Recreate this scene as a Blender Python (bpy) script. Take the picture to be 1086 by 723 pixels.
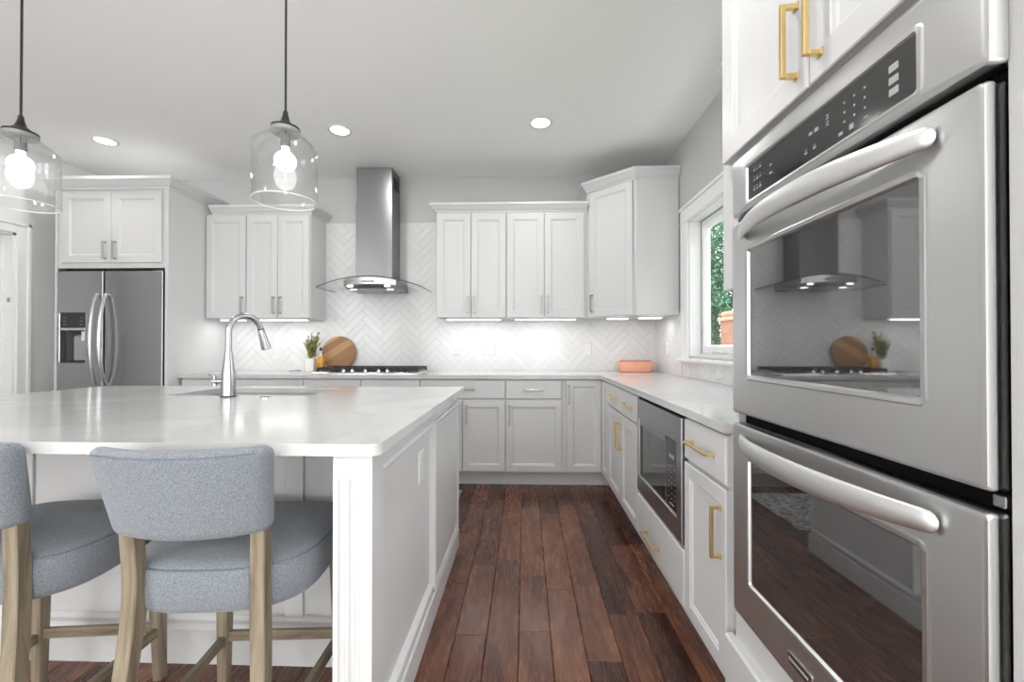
import bpy, bmesh, math, random
from mathutils import Vector, Matrix

for o in list(bpy.data.objects):
    bpy.data.objects.remove(o, do_unlink=True)
SC = bpy.context.scene
COL = SC.collection
random.seed(7)
PI = math.pi

# ------------------------------------------------------------------ camera, world, exposure
CAM_Z = 1.153
cd = bpy.data.cameras.new('camera')
cam = bpy.data.objects.new('camera', cd)
COL.objects.link(cam)
cd.sensor_fit = 'HORIZONTAL'
cd.sensor_width = 36.0
cd.lens = 36.0 * 450.0 / 1086.0
cd.shift_y = 1.6 / 1086.0
cd.clip_start = 0.02
cam.location = (0, 0, CAM_Z)
cam.rotation_euler = (PI / 2 + 0.0075, 0, 14 / 450.0)
SC.camera = cam
SC.view_settings.view_transform = 'Standard'
SC.view_settings.look = 'None'
SC.view_settings.exposure = 0.32
SC.view_settings.gamma = 1.0
SC.view_settings.use_curve_mapping = False
SC.cycles.use_denoising = True
SC.cycles.max_bounces = 12
SC.cycles.diffuse_bounces = 8
SC.cycles.glossy_bounces = 5
SC.cycles.transparent_max_bounces = 16
SC.cycles.caustics_reflective = False
SC.cycles.caustics_refractive = False
SC.cycles.sample_clamp_indirect = 4.0

W = bpy.data.worlds.new('world')
SC.world = W
W.use_nodes = True
bg = W.node_tree.nodes['Background']
bg.inputs[0].default_value = (0.94, 0.975, 1.0, 1)
bg.inputs[1].default_value = 3.4

def area(name, loc, rot, sx, sy, power, color=(1, 1, 1), shape='RECTANGLE', parent=None, spread=None):
    l = bpy.data.lights.new(name, 'AREA')
    l.shape = shape
    l.size = sx
    if shape in ('RECTANGLE', 'ELLIPSE'):
        l.size_y = sy
    l.energy = power
    l.color = color
    if spread is not None:
        l.spread = spread
    o = bpy.data.objects.new(name, l)
    COL.objects.link(o)
    o.rotation_euler = rot
    if parent is not None:
        o.parent = parent
        o.location = Vector(loc) - world_loc(parent)
    else:
        o.location = loc
    return o

def world_loc(o):
    v = Vector((0, 0, 0))
    while o is not None:
        v += o.location
        o = o.parent
    return v

sun = bpy.data.lights.new('sun', 'SUN')
sun.energy = 0.9
sun.angle = 0.02
so = bpy.data.objects.new('sun', sun)
COL.objects.link(so)
so.rotation_euler = (math.radians(38), 0, math.radians(-35))

# added area lamps in made-up unseen window openings behind and beside the camera
FILL_COL = (0.985, 0.99, 1.0)
UP = math.radians(25)          # lamps tilted up to brighten the ceiling
area('fill_rear_left', (-2.2, -7.9, 1.5), (PI / 2 + UP, 0, 0), 2.8, 2.0, 15, FILL_COL)
area('fill_rear_right', (2.0, -7.9, 1.5), (PI / 2 + UP, 0, 0), 3.2, 2.0, 25, FILL_COL)
area('fill_left', (-3.98, -3.0, 1.5), (PI / 2 + UP, 0, -PI / 2), 3.0, 2.0, 40, FILL_COL)
area('fill_right', (4.40, -5.0, 1.5), (PI / 2 + UP, 0, PI / 2), 3.0, 2.0, 225, FILL_COL)

# ------------------------------------------------------------------ material helpers
def mat(name):
    m = bpy.data.materials.new(name)
    m.use_nodes = True
    nt = m.node_tree
    b = nt.nodes['Principled BSDF']
    return m, nt, b

def simple(name, col, rough=0.5, metal=0.0, ior=None, coat=0.0, noise=0.0, nscale=6.0, bump=0.0, bscale=200.0):
    m, nt, b = mat(name)
    b.inputs['Base Color'].default_value = (*col, 1)
    b.inputs['Roughness'].default_value = rough
    b.inputs['Metallic'].default_value = metal
    if ior:
        b.inputs['IOR'].default_value = ior
    if coat:
        b.inputs['Coat Weight'].default_value = coat
        b.inputs['Coat Roughness'].default_value = 0.05
    tc = nt.nodes.new('ShaderNodeTexCoord')
    if noise:
        n = nt.nodes.new('ShaderNodeTexNoise')
        n.inputs['Scale'].default_value = nscale
        n.inputs['Detail'].default_value = 4
        nt.links.new(tc.outputs['Object'], n.inputs['Vector'])
        r = nt.nodes.new('ShaderNodeValToRGB')
        r.color_ramp.elements[0].position = 0.3
        r.color_ramp.elements[1].position = 0.7
        r.color_ramp.elements[0].color = (*[max(0, c * (1 - noise)) for c in col], 1)
        r.color_ramp.elements[1].color = (*[min(1, c * (1 + noise)) for c in col], 1)
        nt.links.new(n.outputs['Fac'], r.inputs['Fac'])
        nt.links.new(r.outputs['Color'], b.inputs['Base Color'])
    if bump:
        n = nt.nodes.new('ShaderNodeTexNoise')
        n.inputs['Scale'].default_value = bscale
        nt.links.new(tc.outputs['Object'], n.inputs['Vector'])
        bp = nt.nodes.new('ShaderNodeBump')
        bp.inputs['Strength'].default_value = bump
        bp.inputs['Distance'].default_value = 0.002
        nt.links.new(n.outputs['Fac'], bp.inputs['Height'])
        nt.links.new(bp.outputs['Normal'], b.inputs['Normal'])
    return m

def brushed(name, col, rough, scale, aniso=0.0, arot=0.0):
    """metal with fine brushing lines; scale = stretch per axis of the line noise"""
    m, nt, b = mat(name)
    b.inputs['Base Color'].default_value = (*col, 1)
    b.inputs['Metallic'].default_value = 1.0
    tc = nt.nodes.new('ShaderNodeTexCoord')
    mp = nt.nodes.new('ShaderNodeMapping')
    mp.inputs['Scale'].default_value = scale
    n = nt.nodes.new('ShaderNodeTexNoise')
    n.inputs['Scale'].default_value = 1.0
    n.inputs['Detail'].default_value = 3
    nt.links.new(tc.outputs['Object'], mp.inputs['Vector'])
    nt.links.new(mp.outputs['Vector'], n.inputs['Vector'])
    if aniso:
        b.inputs['Anisotropic'].default_value = aniso
        b.inputs['Anisotropic Rotation'].default_value = arot
        tg = nt.nodes.new('ShaderNodeTangent')
        tg.direction_type = 'RADIAL'
        tg.axis = 'Z'
        nt.links.new(tg.outputs[0], b.inputs['Tangent'])
    mr = nt.nodes.new('ShaderNodeMapRange')
    mr.inputs['To Min'].default_value = rough * 0.8
    mr.inputs['To Max'].default_value = rough * 1.25
    nt.links.new(n.outputs['Fac'], mr.inputs['Value'])
    nt.links.new(mr.outputs['Result'], b.inputs['Roughness'])
    bp = nt.nodes.new('ShaderNodeBump')
    bp.inputs['Strength'].default_value = 0.06
    bp.inputs['Distance'].default_value = 0.001
    nt.links.new(n.outputs['Fac'], bp.inputs['Height'])
    nt.links.new(bp.outputs['Normal'], b.inputs['Normal'])
    return m

def emit(name, col, strength):
    m = bpy.data.materials.new(name)
    m.use_nodes = True
    nt = m.node_tree
    nt.nodes.clear()
    o = nt.nodes.new('ShaderNodeOutputMaterial')
    e = nt.nodes.new('ShaderNodeEmission')
    e.inputs[0].default_value = (*col, 1)
    e.inputs[1].default_value = strength
    nt.links.new(e.outputs[0], o.inputs[0])
    return m

def thin_glass(name, tint=(0.97, 0.98, 0.98), face=0.03, edge=0.7, power=4.0):
    """clear sheet: see-through, with mirror reflection growing towards grazing angles on either side"""
    m = bpy.data.materials.new(name)
    m.use_nodes = True
    nt = m.node_tree
    nt.nodes.clear()
    o = nt.nodes.new('ShaderNodeOutputMaterial')
    t = nt.nodes.new('ShaderNodeBsdfTransparent')
    t.inputs[0].default_value = (*tint, 1)
    g = nt.nodes.new('ShaderNodeBsdfGlossy')
    g.inputs['Roughness'].default_value = 0.015
    f = nt.nodes.new('ShaderNodeLayerWeight')
    f.inputs['Blend'].default_value = 0.5
    p = nt.nodes.new('ShaderNodeMath'); p.operation = 'POWER'; p.inputs[1].default_value = power
    mm = nt.nodes.new('ShaderNodeMath'); mm.operation = 'MULTIPLY_ADD'
    mm.inputs[1].default_value = edge - face
    mm.inputs[2].default_value = face
    mx = nt.nodes.new('ShaderNodeMixShader')
    nt.links.new(f.outputs['Facing'], p.inputs[0])
    nt.links.new(p.outputs[0], mm.inputs[0])
    nt.links.new(mm.outputs[0], mx.inputs[0])
    nt.links.new(t.outputs[0], mx.inputs[1])
    nt.links.new(g.outputs[0], mx.inputs[2])
    nt.links.new(mx.outputs[0], o.inputs[0])
    return m

M = {}
ARO = 0.25
M['cabinet'] = simple('cabinet_paint', (0.605, 0.605, 0.607), 0.38, bump=0.03, bscale=90)
M['trim'] = simple('trim_paint', (0.78, 0.78, 0.775), 0.4, bump=0.03, bscale=60)
M['wall'] = simple('wall_paint', (0.50, 0.50, 0.497), 0.75, bump=0.08, bscale=160)
M['ceiling'] = simple('ceiling_paint', (0.92, 0.92, 0.915), 0.85, bump=0.06, bscale=140)
M['shadow_box'] = simple('dark_cavity', (0.006, 0.006, 0.006), 0.9, noise=0.2)
M['shadow_box'].node_tree.nodes['Principled BSDF'].inputs['Specular IOR Level'].default_value = 0.1
M['black'] = simple('black_plastic', (0.018, 0.018, 0.019), 0.35, noise=0.15, nscale=30)
M['black_iron'] = simple('cast_iron', (0.025, 0.025, 0.026), 0.55, bump=0.3, bscale=300)
M['steel'] = brushed('brushed_steel', (0.60, 0.60, 0.60), 0.27, (3, 3, 420))
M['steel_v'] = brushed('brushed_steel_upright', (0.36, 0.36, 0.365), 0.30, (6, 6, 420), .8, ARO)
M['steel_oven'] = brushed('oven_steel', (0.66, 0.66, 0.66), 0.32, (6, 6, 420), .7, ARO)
M['steel_dark'] = brushed('microwave_steel', (0.40, 0.40, 0.41), 0.30, (400, 4, 400))
M['satin'] = brushed('satin_steel', (0.68, 0.68, 0.68), 0.44, (60, 60, 60))
M['faucet'] = brushed('faucet_steel', (0.42, 0.42, 0.42), 0.24, (60, 60, 60))
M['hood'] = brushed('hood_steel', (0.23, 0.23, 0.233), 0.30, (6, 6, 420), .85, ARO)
M['chrome'] = brushed('polished_nickel', (0.60, 0.60, 0.60), 0.18, (40, 40, 40))
M['nickel'] = brushed('dull_nickel', (0.36, 0.35, 0.335), 0.32, (60, 60, 60))
M['champagne'] = brushed('pale_champagne', (0.56, 0.51, 0.40), 0.34, (60, 60, 60))
M['brass'] = brushed('satin_brass', (0.80, 0.60, 0.27), 0.30, (60, 60, 60))
M['plate'] = simple('white_plastic', (0.70, 0.70, 0.695), 0.35, noise=0.02)
M['mark'] = simple('printed_mark', (0.62, 0.62, 0.62), 0.5, noise=0.05)
M['mark_dim'] = simple('printed_mark_dim', (0.30, 0.30, 0.30), 0.5, noise=0.05)
M['glass_black'] = simple('oven_glass', (0.014, 0.014, 0.015), 0.03, ior=3.2)
def oven_glass():
    m, nt, b = mat('oven_glass_screen')
    tc = nt.nodes.new('ShaderNodeTexCoord')
    v = nt.nodes.new('ShaderNodeTexVoronoi'); v.inputs['Scale'].default_value = 330; v.inputs['Randomness'].default_value = 0.0
    nt.links.new(tc.outputs['Object'], v.inputs['Vector'])
    r = nt.nodes.new('ShaderNodeValToRGB'); e = r.color_ramp.elements
    e[0].position = .30; e[0].color = (.055, .055, .055, 1); e[1].position = .42; e[1].color = (.010, .010, .011, 1)
    nt.links.new(v.outputs['Distance'], r.inputs['Fac']); nt.links.new(r.outputs['Color'], b.inputs['Base Color'])
    b.inputs['Roughness'].default_value = .03; b.inputs['IOR'].default_value = 3.2
    return m
M['glass_oven'] = oven_glass()
M['glass_panel'] = simple('control_glass', (0.016, 0.016, 0.017), 0.06, ior=1.9)
M['glass_clear'] = thin_glass('shade_glass', (0.985, 0.988, 0.988), 0.05, 0.55, 2.6)
M['glass_hood'] = thin_glass('hood_glass', (0.95, 0.96, 0.955), 0.03, 0.30, 3.0)
M['glass_window'] = thin_glass('window_glass', (0.985, 0.99, 0.985), 0.015, 0.3, 5.0)
M['bulb'] = emit('bulb_glow', (1.0, 0.97, 0.93), 6.0)
M['lens'] = emit('downlight_lens', (1.0, 0.985, 0.96), 7.0)
M['strip'] = emit('light_strip_glow', (1.0, 0.99, 0.97), 4.5)
M['hood_led'] = emit('hood_lamp_glow', (1.0, 0.98, 0.95), 6.0)
M['bronze'] = simple('dark_bronze', (0.045, 0.043, 0.042), 0.4, 0.6, noise=0.2, nscale=40)
M['cord'] = simple('black_cord', (0.012, 0.012, 0.012), 0.6, noise=0.2, nscale=90)
M['peach'] = simple('peach_glaze', (0.83, 0.40, 0.28), 0.35, noise=0.06, nscale=14)
M['peach_rim'] = simple('terracotta_rim', (0.50, 0.19, 0.12), 0.4, noise=0.1, nscale=20)
M['ceramic'] = simple('white_ceramic', (0.82, 0.81, 0.78), 0.3, noise=0.03)
M['leaf'] = simple('herb_leaf', (0.30, 0.31, 0.10), 0.55, noise=0.5, nscale=50)
M['soil'] = simple('soil', (0.05, 0.035, 0.025), 0.9, noise=0.4, nscale=60)
M['oil'] = simple('amber_oil', (0.55, 0.27, 0.035), 0.12, noise=0.35, nscale=20)
M['bottle_neck'] = simple('pale_bottle_glass', (0.62, 0.60, 0.52), 0.1, noise=0.1, nscale=30)
M['rubber'] = simple('dark_rubber', (0.02, 0.02, 0.02), 0.6, noise=0.2)
M['stone_cap'] = simple('sandstone_cap', (0.40, 0.21, 0.12), 0.8, noise=0.15, nscale=8)
M['tree_leaf'] = simple('tree_leaf', (0.035, 0.135, 0.065), 0.55, noise=0.55, nscale=3.5)
M['bark'] = simple('bark', (0.10, 0.075, 0.05), 0.9, noise=0.35, nscale=12)
M['lawn'] = simple('lawn', (0.08, 0.16, 0.05), 0.9, noise=0.4, nscale=5)

def quartz():
    m, nt, b = mat('white_quartz')
    tc = nt.nodes.new('ShaderNodeTexCoord')
    n1 = nt.nodes.new('ShaderNodeTexNoise')
    n1.inputs['Scale'].default_value = 1.6
    n1.inputs['Detail'].default_value = 7
    n1.inputs['Distortion'].default_value = 1.4
    nt.links.new(tc.outputs['Object'], n1.inputs['Vector'])
    r = nt.nodes.new('ShaderNodeValToRGB')
    e = r.color_ramp.elements
    e[0].position = 0.40; e[0].color = (0.55, 0.55, 0.549, 1)
    e[1].position = 0.60; e[1].color = (0.58, 0.58, 0.579, 1)
    k = r.color_ramp.elements.new(0.5); k.color = (0.525, 0.525, 0.525, 1)
    nt.links.new(n1.outputs['Fac'], r.inputs['Fac'])
    nt.links.new(r.outputs['Color'], b.inputs['Base Color'])
    b.inputs['Roughness'].default_value = 0.14
    return m
M['quartz'] = quartz()

def tile_mat():
    m, nt, b = mat('glazed_tile')
    a = nt.nodes.new('ShaderNodeAttribute')
    a.attribute_name = 'tint'
    r = nt.nodes.new('ShaderNodeMapRange')
    r.inputs['To Min'].default_value = 0.665
    r.inputs['To Max'].default_value = 0.705
    nt.links.new(a.outputs['Fac'], r.inputs['Value'])
    cmb = nt.nodes.new('ShaderNodeCombineColor')
    for i in range(3):
        nt.links.new(r.outputs['Result'], cmb.inputs[i])
    nt.links.new(cmb.outputs['Color'], b.inputs['Base Color'])
    b.inputs['Roughness'].default_value = 0.16
    tc = nt.nodes.new('ShaderNodeTexCoord')
    n = nt.nodes.new('ShaderNodeTexNoise')
    n.inputs['Scale'].default_value = 14
    nt.links.new(tc.outputs['Object'], n.inputs['Vector'])
    bp = nt.nodes.new('ShaderNodeBump')
    bp.inputs['Strength'].default_value = 0.10
    bp.inputs['Distance'].default_value = 0.004
    nt.links.new(n.outputs['Fac'], bp.inputs['Height'])
    nt.links.new(bp.outputs['Normal'], b.inputs['Normal'])
    return m
M['tile'] = tile_mat()
M['grout'] = simple('grout', (0.52, 0.52, 0.52), 0.9, noise=0.04, nscale=80)

def floor_mat():
    m, nt, b = mat('scraped_walnut')
    L = nt.links
    def node(t, **k):
        n = nt.nodes.new('ShaderNode' + t)
        for kk, v in k.items():
            setattr(n, kk, v)
        return n
    def noise(vec, scale, detail, dist):
        mp = node('Mapping'); mp.inputs['Scale'].default_value = scale
        L.new(vec, mp.inputs['Vector'])
        n = node('TexNoise'); n.inputs['Scale'].default_value = 1.0
        n.inputs['Detail'].default_value = detail; n.inputs['Distortion'].default_value = dist
        L.new(mp.outputs['Vector'], n.inputs['Vector'])
        return n.outputs['Fac']
    tc = node('TexCoord')
    a = node('Attribute', attribute_name='tint')
    sep = node('SeparateColor'); L.new(a.outputs['Color'], sep.inputs['Color'])
    off = node('VectorMath', operation='SCALE'); off.inputs['Scale'].default_value = 37.0
    L.new(a.outputs['Color'], off.inputs[0])
    add = node('VectorMath', operation='ADD')          # each plank samples its own stretch of grain
    L.new(tc.outputs['Object'], add.inputs[0]); L.new(off.outputs['Vector'], add.inputs[1])
    v = add.outputs['Vector']
    broad = noise(v, (11, 2.2, 1), 3, 1.2)
    grain = noise(v, (70, 5.5, 1), 5, 1.8)
    fine = noise(v, (260, 22, 1), 3, 0.4)
    def madd(x, k, y=None, c=0.0):
        n = node('Math', operation='MULTIPLY_ADD'); n.inputs[1].default_value = k
        L.new(x, n.inputs[0])
        if y is None: n.inputs[2].default_value = c
        else: L.new(y, n.inputs[2])
        return n.outputs[0]
    f = madd(sep.outputs[0], 0.34, None, -0.17)
    f = madd(broad, 0.55, f); f = madd(grain, 0.35, f); f = madd(fine, 0.14, f)
    r = node('ValToRGB'); e = r.color_ramp.elements
    e[0].position = 0.28; e[0].color = (0.030, 0.011, 0.007, 1)
    e[1].position = 0.78; e[1].color = (0.225, 0.100, 0.055, 1)
    k = e.new(0.48); k.color = (0.080, 0.029, 0.017, 1)
    k = e.new(0.62); k.color = (0.140, 0.055, 0.031, 1)
    L.new(f, r.inputs['Fac']); L.new(r.outputs['Color'], b.inputs['Base Color'])
    b.inputs['Specular IOR Level'].default_value = 0.45
    mr = node('MapRange'); mr.inputs['To Min'].default_value = 0.17; mr.inputs['To Max'].default_value = 0.36
    L.new(grain, mr.inputs['Value']); L.new(mr.outputs['Result'], b.inputs['Roughness'])
    b1 = node('Bump'); b1.inputs['Strength'].default_value = 0.55; b1.inputs['Distance'].default_value = 0.007
    L.new(broad, b1.inputs['Height'])
    b2 = node('Bump'); b2.inputs['Strength'].default_value = 0.35; b2.inputs['Distance'].default_value = 0.0016
    L.new(grain, b2.inputs['Height']); L.new(b1.outputs['Normal'], b2.inputs['Normal'])
    L.new(b2.outputs['Normal'], b.inputs['Normal'])
    return m
M['floor'] = floor_mat()

def fabric():
    m, nt, b = mat('blue_grey_tweed')
    L = nt.links
    tc = nt.nodes.new('ShaderNodeTexCoord')
    mp = nt.nodes.new('ShaderNodeMapping'); mp.inputs['Rotation'].default_value = (0.6, 0.7, 0.78)
    mp.inputs['Scale'].default_value = (620, 900, 620)
    L.new(tc.outputs['Object'], mp.inputs['Vector'])
    n = nt.nodes.new('ShaderNodeTexNoise'); n.inputs['Scale'].default_value = 1.0; n.inputs['Detail'].default_value = 2
    L.new(mp.outputs['Vector'], n.inputs['Vector'])
    r = nt.nodes.new('ShaderNodeValToRGB')
    e = r.color_ramp.elements
    e[0].position = 0.36; e[0].color = (0.085, 0.104, 0.132, 1)
    e[1].position = 0.64; e[1].color = (0.29, 0.31, 0.335, 1)
    L.new(n.outputs['Fac'], r.inputs['Fac'])
    L.new(r.outputs['Color'], b.inputs['Base Color'])
    b.inputs['Roughness'].default_value = 0.9
    b.inputs['Sheen Weight'].default_value = 0.25
    bp = nt.nodes.new('ShaderNodeBump'); bp.inputs['Strength'].default_value = 0.5; bp.inputs['Distance'].default_value = 0.002
    L.new(n.outputs['Fac'], bp.inputs['Height']); L.new(bp.outputs['Normal'], b.inputs['Normal'])
    return m
M['fabric'] = fabric()
M['piping'] = simple('grey_piping', (0.16, 0.18, 0.205), 0.9, noise=0.15, nscale=120)

def wood(name, c0, c1, c2, scale=(60, 60, 4), rough=0.55):
    m, nt, b = mat(name)
    L = nt.links
    tc = nt.nodes.new('ShaderNodeTexCoord')
    mp = nt.nodes.new('ShaderNodeMapping'); mp.inputs['Scale'].default_value = scale
    L.new(tc.outputs['Object'], mp.inputs['Vector'])
    n = nt.nodes.new('ShaderNodeTexNoise'); n.inputs['Scale'].default_value = 1; n.inputs['Detail'].default_value = 5
    n.inputs['Distortion'].default_value = 0.6
    L.new(mp.outputs['Vector'], n.inputs['Vector'])
    r = nt.nodes.new('ShaderNodeValToRGB')
    e = r.color_ramp.elements
    e[0].position = 0.3; e[0].color = (*c0, 1)
    e[1].position = 0.72; e[1].color = (*c2, 1)
    k = e.new(0.5); k.color = (*c1, 1)
    L.new(n.outputs['Fac'], r.inputs['Fac']); L.new(r.outputs['Color'], b.inputs['Base Color'])
    b.inputs['Roughness'].default_value = rough
    bp = nt.nodes.new('ShaderNodeBump'); bp.inputs['Strength'].default_value = 0.2; bp.inputs['Distance'].default_value = 0.001
    L.new(n.outputs['Fac'], bp.inputs['Height']); L.new(bp.outputs['Normal'], b.inputs['Normal'])
    return m
M['oak'] = wood('weathered_oak', (0.14, 0.11, 0.075), (0.235, 0.19, 0.13), (0.31, 0.26, 0.19))
M['oak_h'] = wood('weathered_oak_rail', (0.12, 0.095, 0.062), (0.20, 0.16, 0.11), (0.27, 0.225, 0.165), (8, 8, 60))

def board_mat():
    m, nt, b = mat('acacia_board')
    L = nt.links
    tc = nt.nodes.new('ShaderNodeTexCoord')
    mp = nt.nodes.new('ShaderNodeMapping'); mp.inputs['Rotation'].default_value = (0, math.radians(33), 0)
    L.new(tc.outputs['Object'], mp.inputs['Vector'])
    sp = nt.nodes.new('ShaderNodeSeparateXYZ'); L.new(mp.outputs['Vector'], sp.inputs[0])
    mu = nt.nodes.new('ShaderNodeMath'); mu.operation = 'MULTIPLY'; mu.inputs[1].default_value = 15.0
    L.new(sp.outputs['Z'], mu.inputs[0])
    fl = nt.nodes.new('ShaderNodeMath'); fl.operation = 'FLOOR'; L.new(mu.outputs[0], fl.inputs[0])
    wn = nt.nodes.new('ShaderNodeTexWhiteNoise'); wn.noise_dimensions = '1D'; L.new(fl.outputs[0], wn.inputs['W'])
    mp2 = nt.nodes.new('ShaderNodeMapping'); mp2.inputs['Scale'].default_value = (5, 5, 70)
    L.new(mp.outputs['Vector'], mp2.inputs['Vector'])
    n = nt.nodes.new('ShaderNodeTexNoise'); n.inputs['Scale'].default_value = 1; n.inputs['Detail'].default_value = 4
    L.new(mp2.outputs['Vector'], n.inputs['Vector'])
    ad = nt.nodes.new('ShaderNodeMath'); ad.operation = 'MULTIPLY_ADD'; ad.inputs[1].default_value = 0.75
    L.new(wn.outputs['Value'], ad.inputs[0])
    sc_ = nt.nodes.new('ShaderNodeMath'); sc_.operation = 'MULTIPLY'; sc_.inputs[1].default_value = 0.3
    L.new(n.outputs['Fac'], sc_.inputs[0]); L.new(sc_.outputs[0], ad.inputs[2])
    r = nt.nodes.new('ShaderNodeValToRGB'); e = r.color_ramp.elements
    e[0].position = 0.1; e[0].color = (0.24, 0.11, 0.045, 1)
    e[1].position = 0.9; e[1].color = (0.56, 0.34, 0.17, 1)
    k = e.new(0.45); k.color = (0.38, 0.20, 0.09, 1)
    L.new(ad.outputs[0], r.inputs['Fac']); L.new(r.outputs['Color'], b.inputs['Base Color'])
    b.inputs['Roughness'].default_value = 0.45
    return m
M['board'] = board_mat()

def brick_mat():
    m, nt, b = mat('red_brick')
    tc = nt.nodes.new('ShaderNodeTexCoord')
    sp = nt.nodes.new('ShaderNodeSeparateXYZ'); nt.links.new(tc.outputs['Object'], sp.inputs[0])
    ad = nt.nodes.new('ShaderNodeMath'); ad.operation = 'ADD'; nt.links.new(sp.outputs['X'], ad.inputs[0]); nt.links.new(sp.outputs['Y'], ad.inputs[1])
    mp = nt.nodes.new('ShaderNodeCombineXYZ'); nt.links.new(ad.outputs[0], mp.inputs['X']); nt.links.new(sp.outputs['Z'], mp.inputs['Y'])
    t = nt.nodes.new('ShaderNodeTexBrick')
    t.inputs['Scale'].default_value = 2.6
    t.inputs['Color1'].default_value = (0.24, 0.085, 0.055, 1)
    t.inputs['Color2'].default_value = (0.30, 0.13, 0.08, 1)
    t.inputs['Mortar'].default_value = (0.20, 0.15, 0.11, 1)
    nt.links.new(mp.outputs['Vector'], t.inputs['Vector'])
    nt.links.new(t.outputs['Color'], b.inputs['Base Color'])
    b.inputs['Roughness'].default_value = 0.9
    return m
M['brick'] = brick_mat()

def rug_mat():
    m, nt, b = mat('speckled_rug')
    tc = nt.nodes.new('ShaderNodeTexCoord')
    n = nt.nodes.new('ShaderNodeTexNoise'); n.inputs['Scale'].default_value = 34; n.inputs['Detail'].default_value = 5
    nt.links.new(tc.outputs['Object'], n.inputs['Vector'])
    r = nt.nodes.new('ShaderNodeValToRGB'); e = r.color_ramp.elements
    e[0].position = 0.42; e[0].color = (0.16, 0.16, 0.165, 1)
    e[1].position = 0.58; e[1].color = (0.62, 0.61, 0.59, 1)
    nt.links.new(n.outputs['Fac'], r.inputs['Fac']); nt.links.new(r.outputs['Color'], b.inputs['Base Color'])
    b.inputs['Roughness'].default_value = 0.95
    return m
M['rug'] = rug_mat()

# ------------------------------------------------------------------ object helpers
def tag(o, label=None, cat=None, group=None, kind=None):
    if label: o['label'] = label
    if cat: o['category'] = cat
    if group: o['group'] = group
    if kind: o['kind'] = kind
    return o

def thing(name, label, cat, loc=(0, 0, 0), group=None):
    o = bpy.data.objects.new(name, None)
    o.empty_display_size = 0.05
    COL.objects.link(o)
    o.location = loc
    return tag(o, label, cat, group)

def obj(name, bm, m, parent=None, smooth=False, origin=None, label=None, angle=35, flat=False):
    """link a bmesh (world coordinates) as one mesh object; a child is stored relative to its parent"""
    base = world_loc(parent) if parent is not None else (Vector(origin) if origin is not None else Vector((0, 0, 0)))
    if base.length > 0:
        bmesh.ops.translate(bm, verts=bm.verts, vec=-base)
    bmesh.ops.recalc_face_normals(bm, faces=bm.faces)
    me = bpy.data.meshes.new(name)
    bm.to_mesh(me)
    bm.free()
    me.materials.append(m)
    if smooth:
        for p in me.polygons:
            p.use_smooth = True
        try:
            me.set_sharp_from_angle(angle=math.radians(angle))
        except Exception:
            pass
    o = bpy.data.objects.new(name, me)
    COL.objects.link(o)
    if flat:
        wn = o.modifiers.new('flat_faces', 'WEIGHTED_NORMAL'); wn.weight = 100; wn.keep_sharp = True; wn.mode = 'FACE_AREA'
    if parent is not None:
        o.parent = parent
    elif origin is not None:
        o.location = origin
    if label:
        o['label'] = label
    return o

def struct(name, bm, m, **k):
    o = obj(name, bm, m, **k)
    if k.get('parent') is None:
        o['kind'] = 'structure'
    return o

def B():
    return bmesh.new()

def box(bm, x0, x1, y0, y1, z0, z1, bev=0.0, seg=2):
    x0, x1 = min(x0, x1), max(x0, x1); y0, y1 = min(y0, y1), max(y0, y1); z0, z1 = min(z0, z1), max(z0, z1)
    mtx = Matrix.Translation(((x0 + x1) / 2, (y0 + y1) / 2, (z0 + z1) / 2)) @ Matrix.Diagonal((x1 - x0, y1 - y0, z1 - z0, 1))
    r = bmesh.ops.create_cube(bm, size=1.0, matrix=mtx)
    if bev > 0:
        es = {e for v in r['verts'] for e in v.link_edges}
        bmesh.ops.bevel(bm, geom=list(es), offset=bev, segments=seg, affect='EDGES', profile=0.5)
    return bm

def obox(bm, c, ax, ay, az, sx, sy, sz, bev=0.0, seg=1):
    ax, ay, az = Vector(ax).normalized(), Vector(ay).normalized(), Vector(az).normalized()
    R = Matrix((ax, ay, az)).transposed().to_4x4()
    mtx = Matrix.Translation(Vector(c)) @ R @ Matrix.Diagonal((sx, sy, sz, 1))
    r = bmesh.ops.create_cube(bm, size=1.0, matrix=mtx)
    if bev > 0:
        es = {e for v in r['verts'] for e in v.link_edges}
        bmesh.ops.bevel(bm, geom=list(es), offset=bev, segments=seg, affect='EDGES', profile=0.5)
    return bm

def bridge(bm, la, lb, closed=True):
    n = len(la)
    for i in range(n if closed else n - 1):
        j = (i + 1) % n
        try:
            bm.faces.new((la[i], la[j], lb[j], lb[i]))
        except ValueError:
            pass

def lathe(bm, prof, cx, cy, seg=32, cap0=False, cap1=False, sx=1.0, sy=1.0):
    loops = []
    for r, z in prof:
        loops.append([bm.verts.new((cx + sx * r * math.cos(2 * PI * i / seg), cy + sy * r * math.sin(2 * PI * i / seg), z)) for i in range(seg)])
    for a, b_ in zip(loops, loops[1:]):
        bridge(bm, a, b_)
    if cap0: bm.faces.new(loops[0])
    if cap1: bm.faces.new(loops[-1])
    return bm

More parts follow.
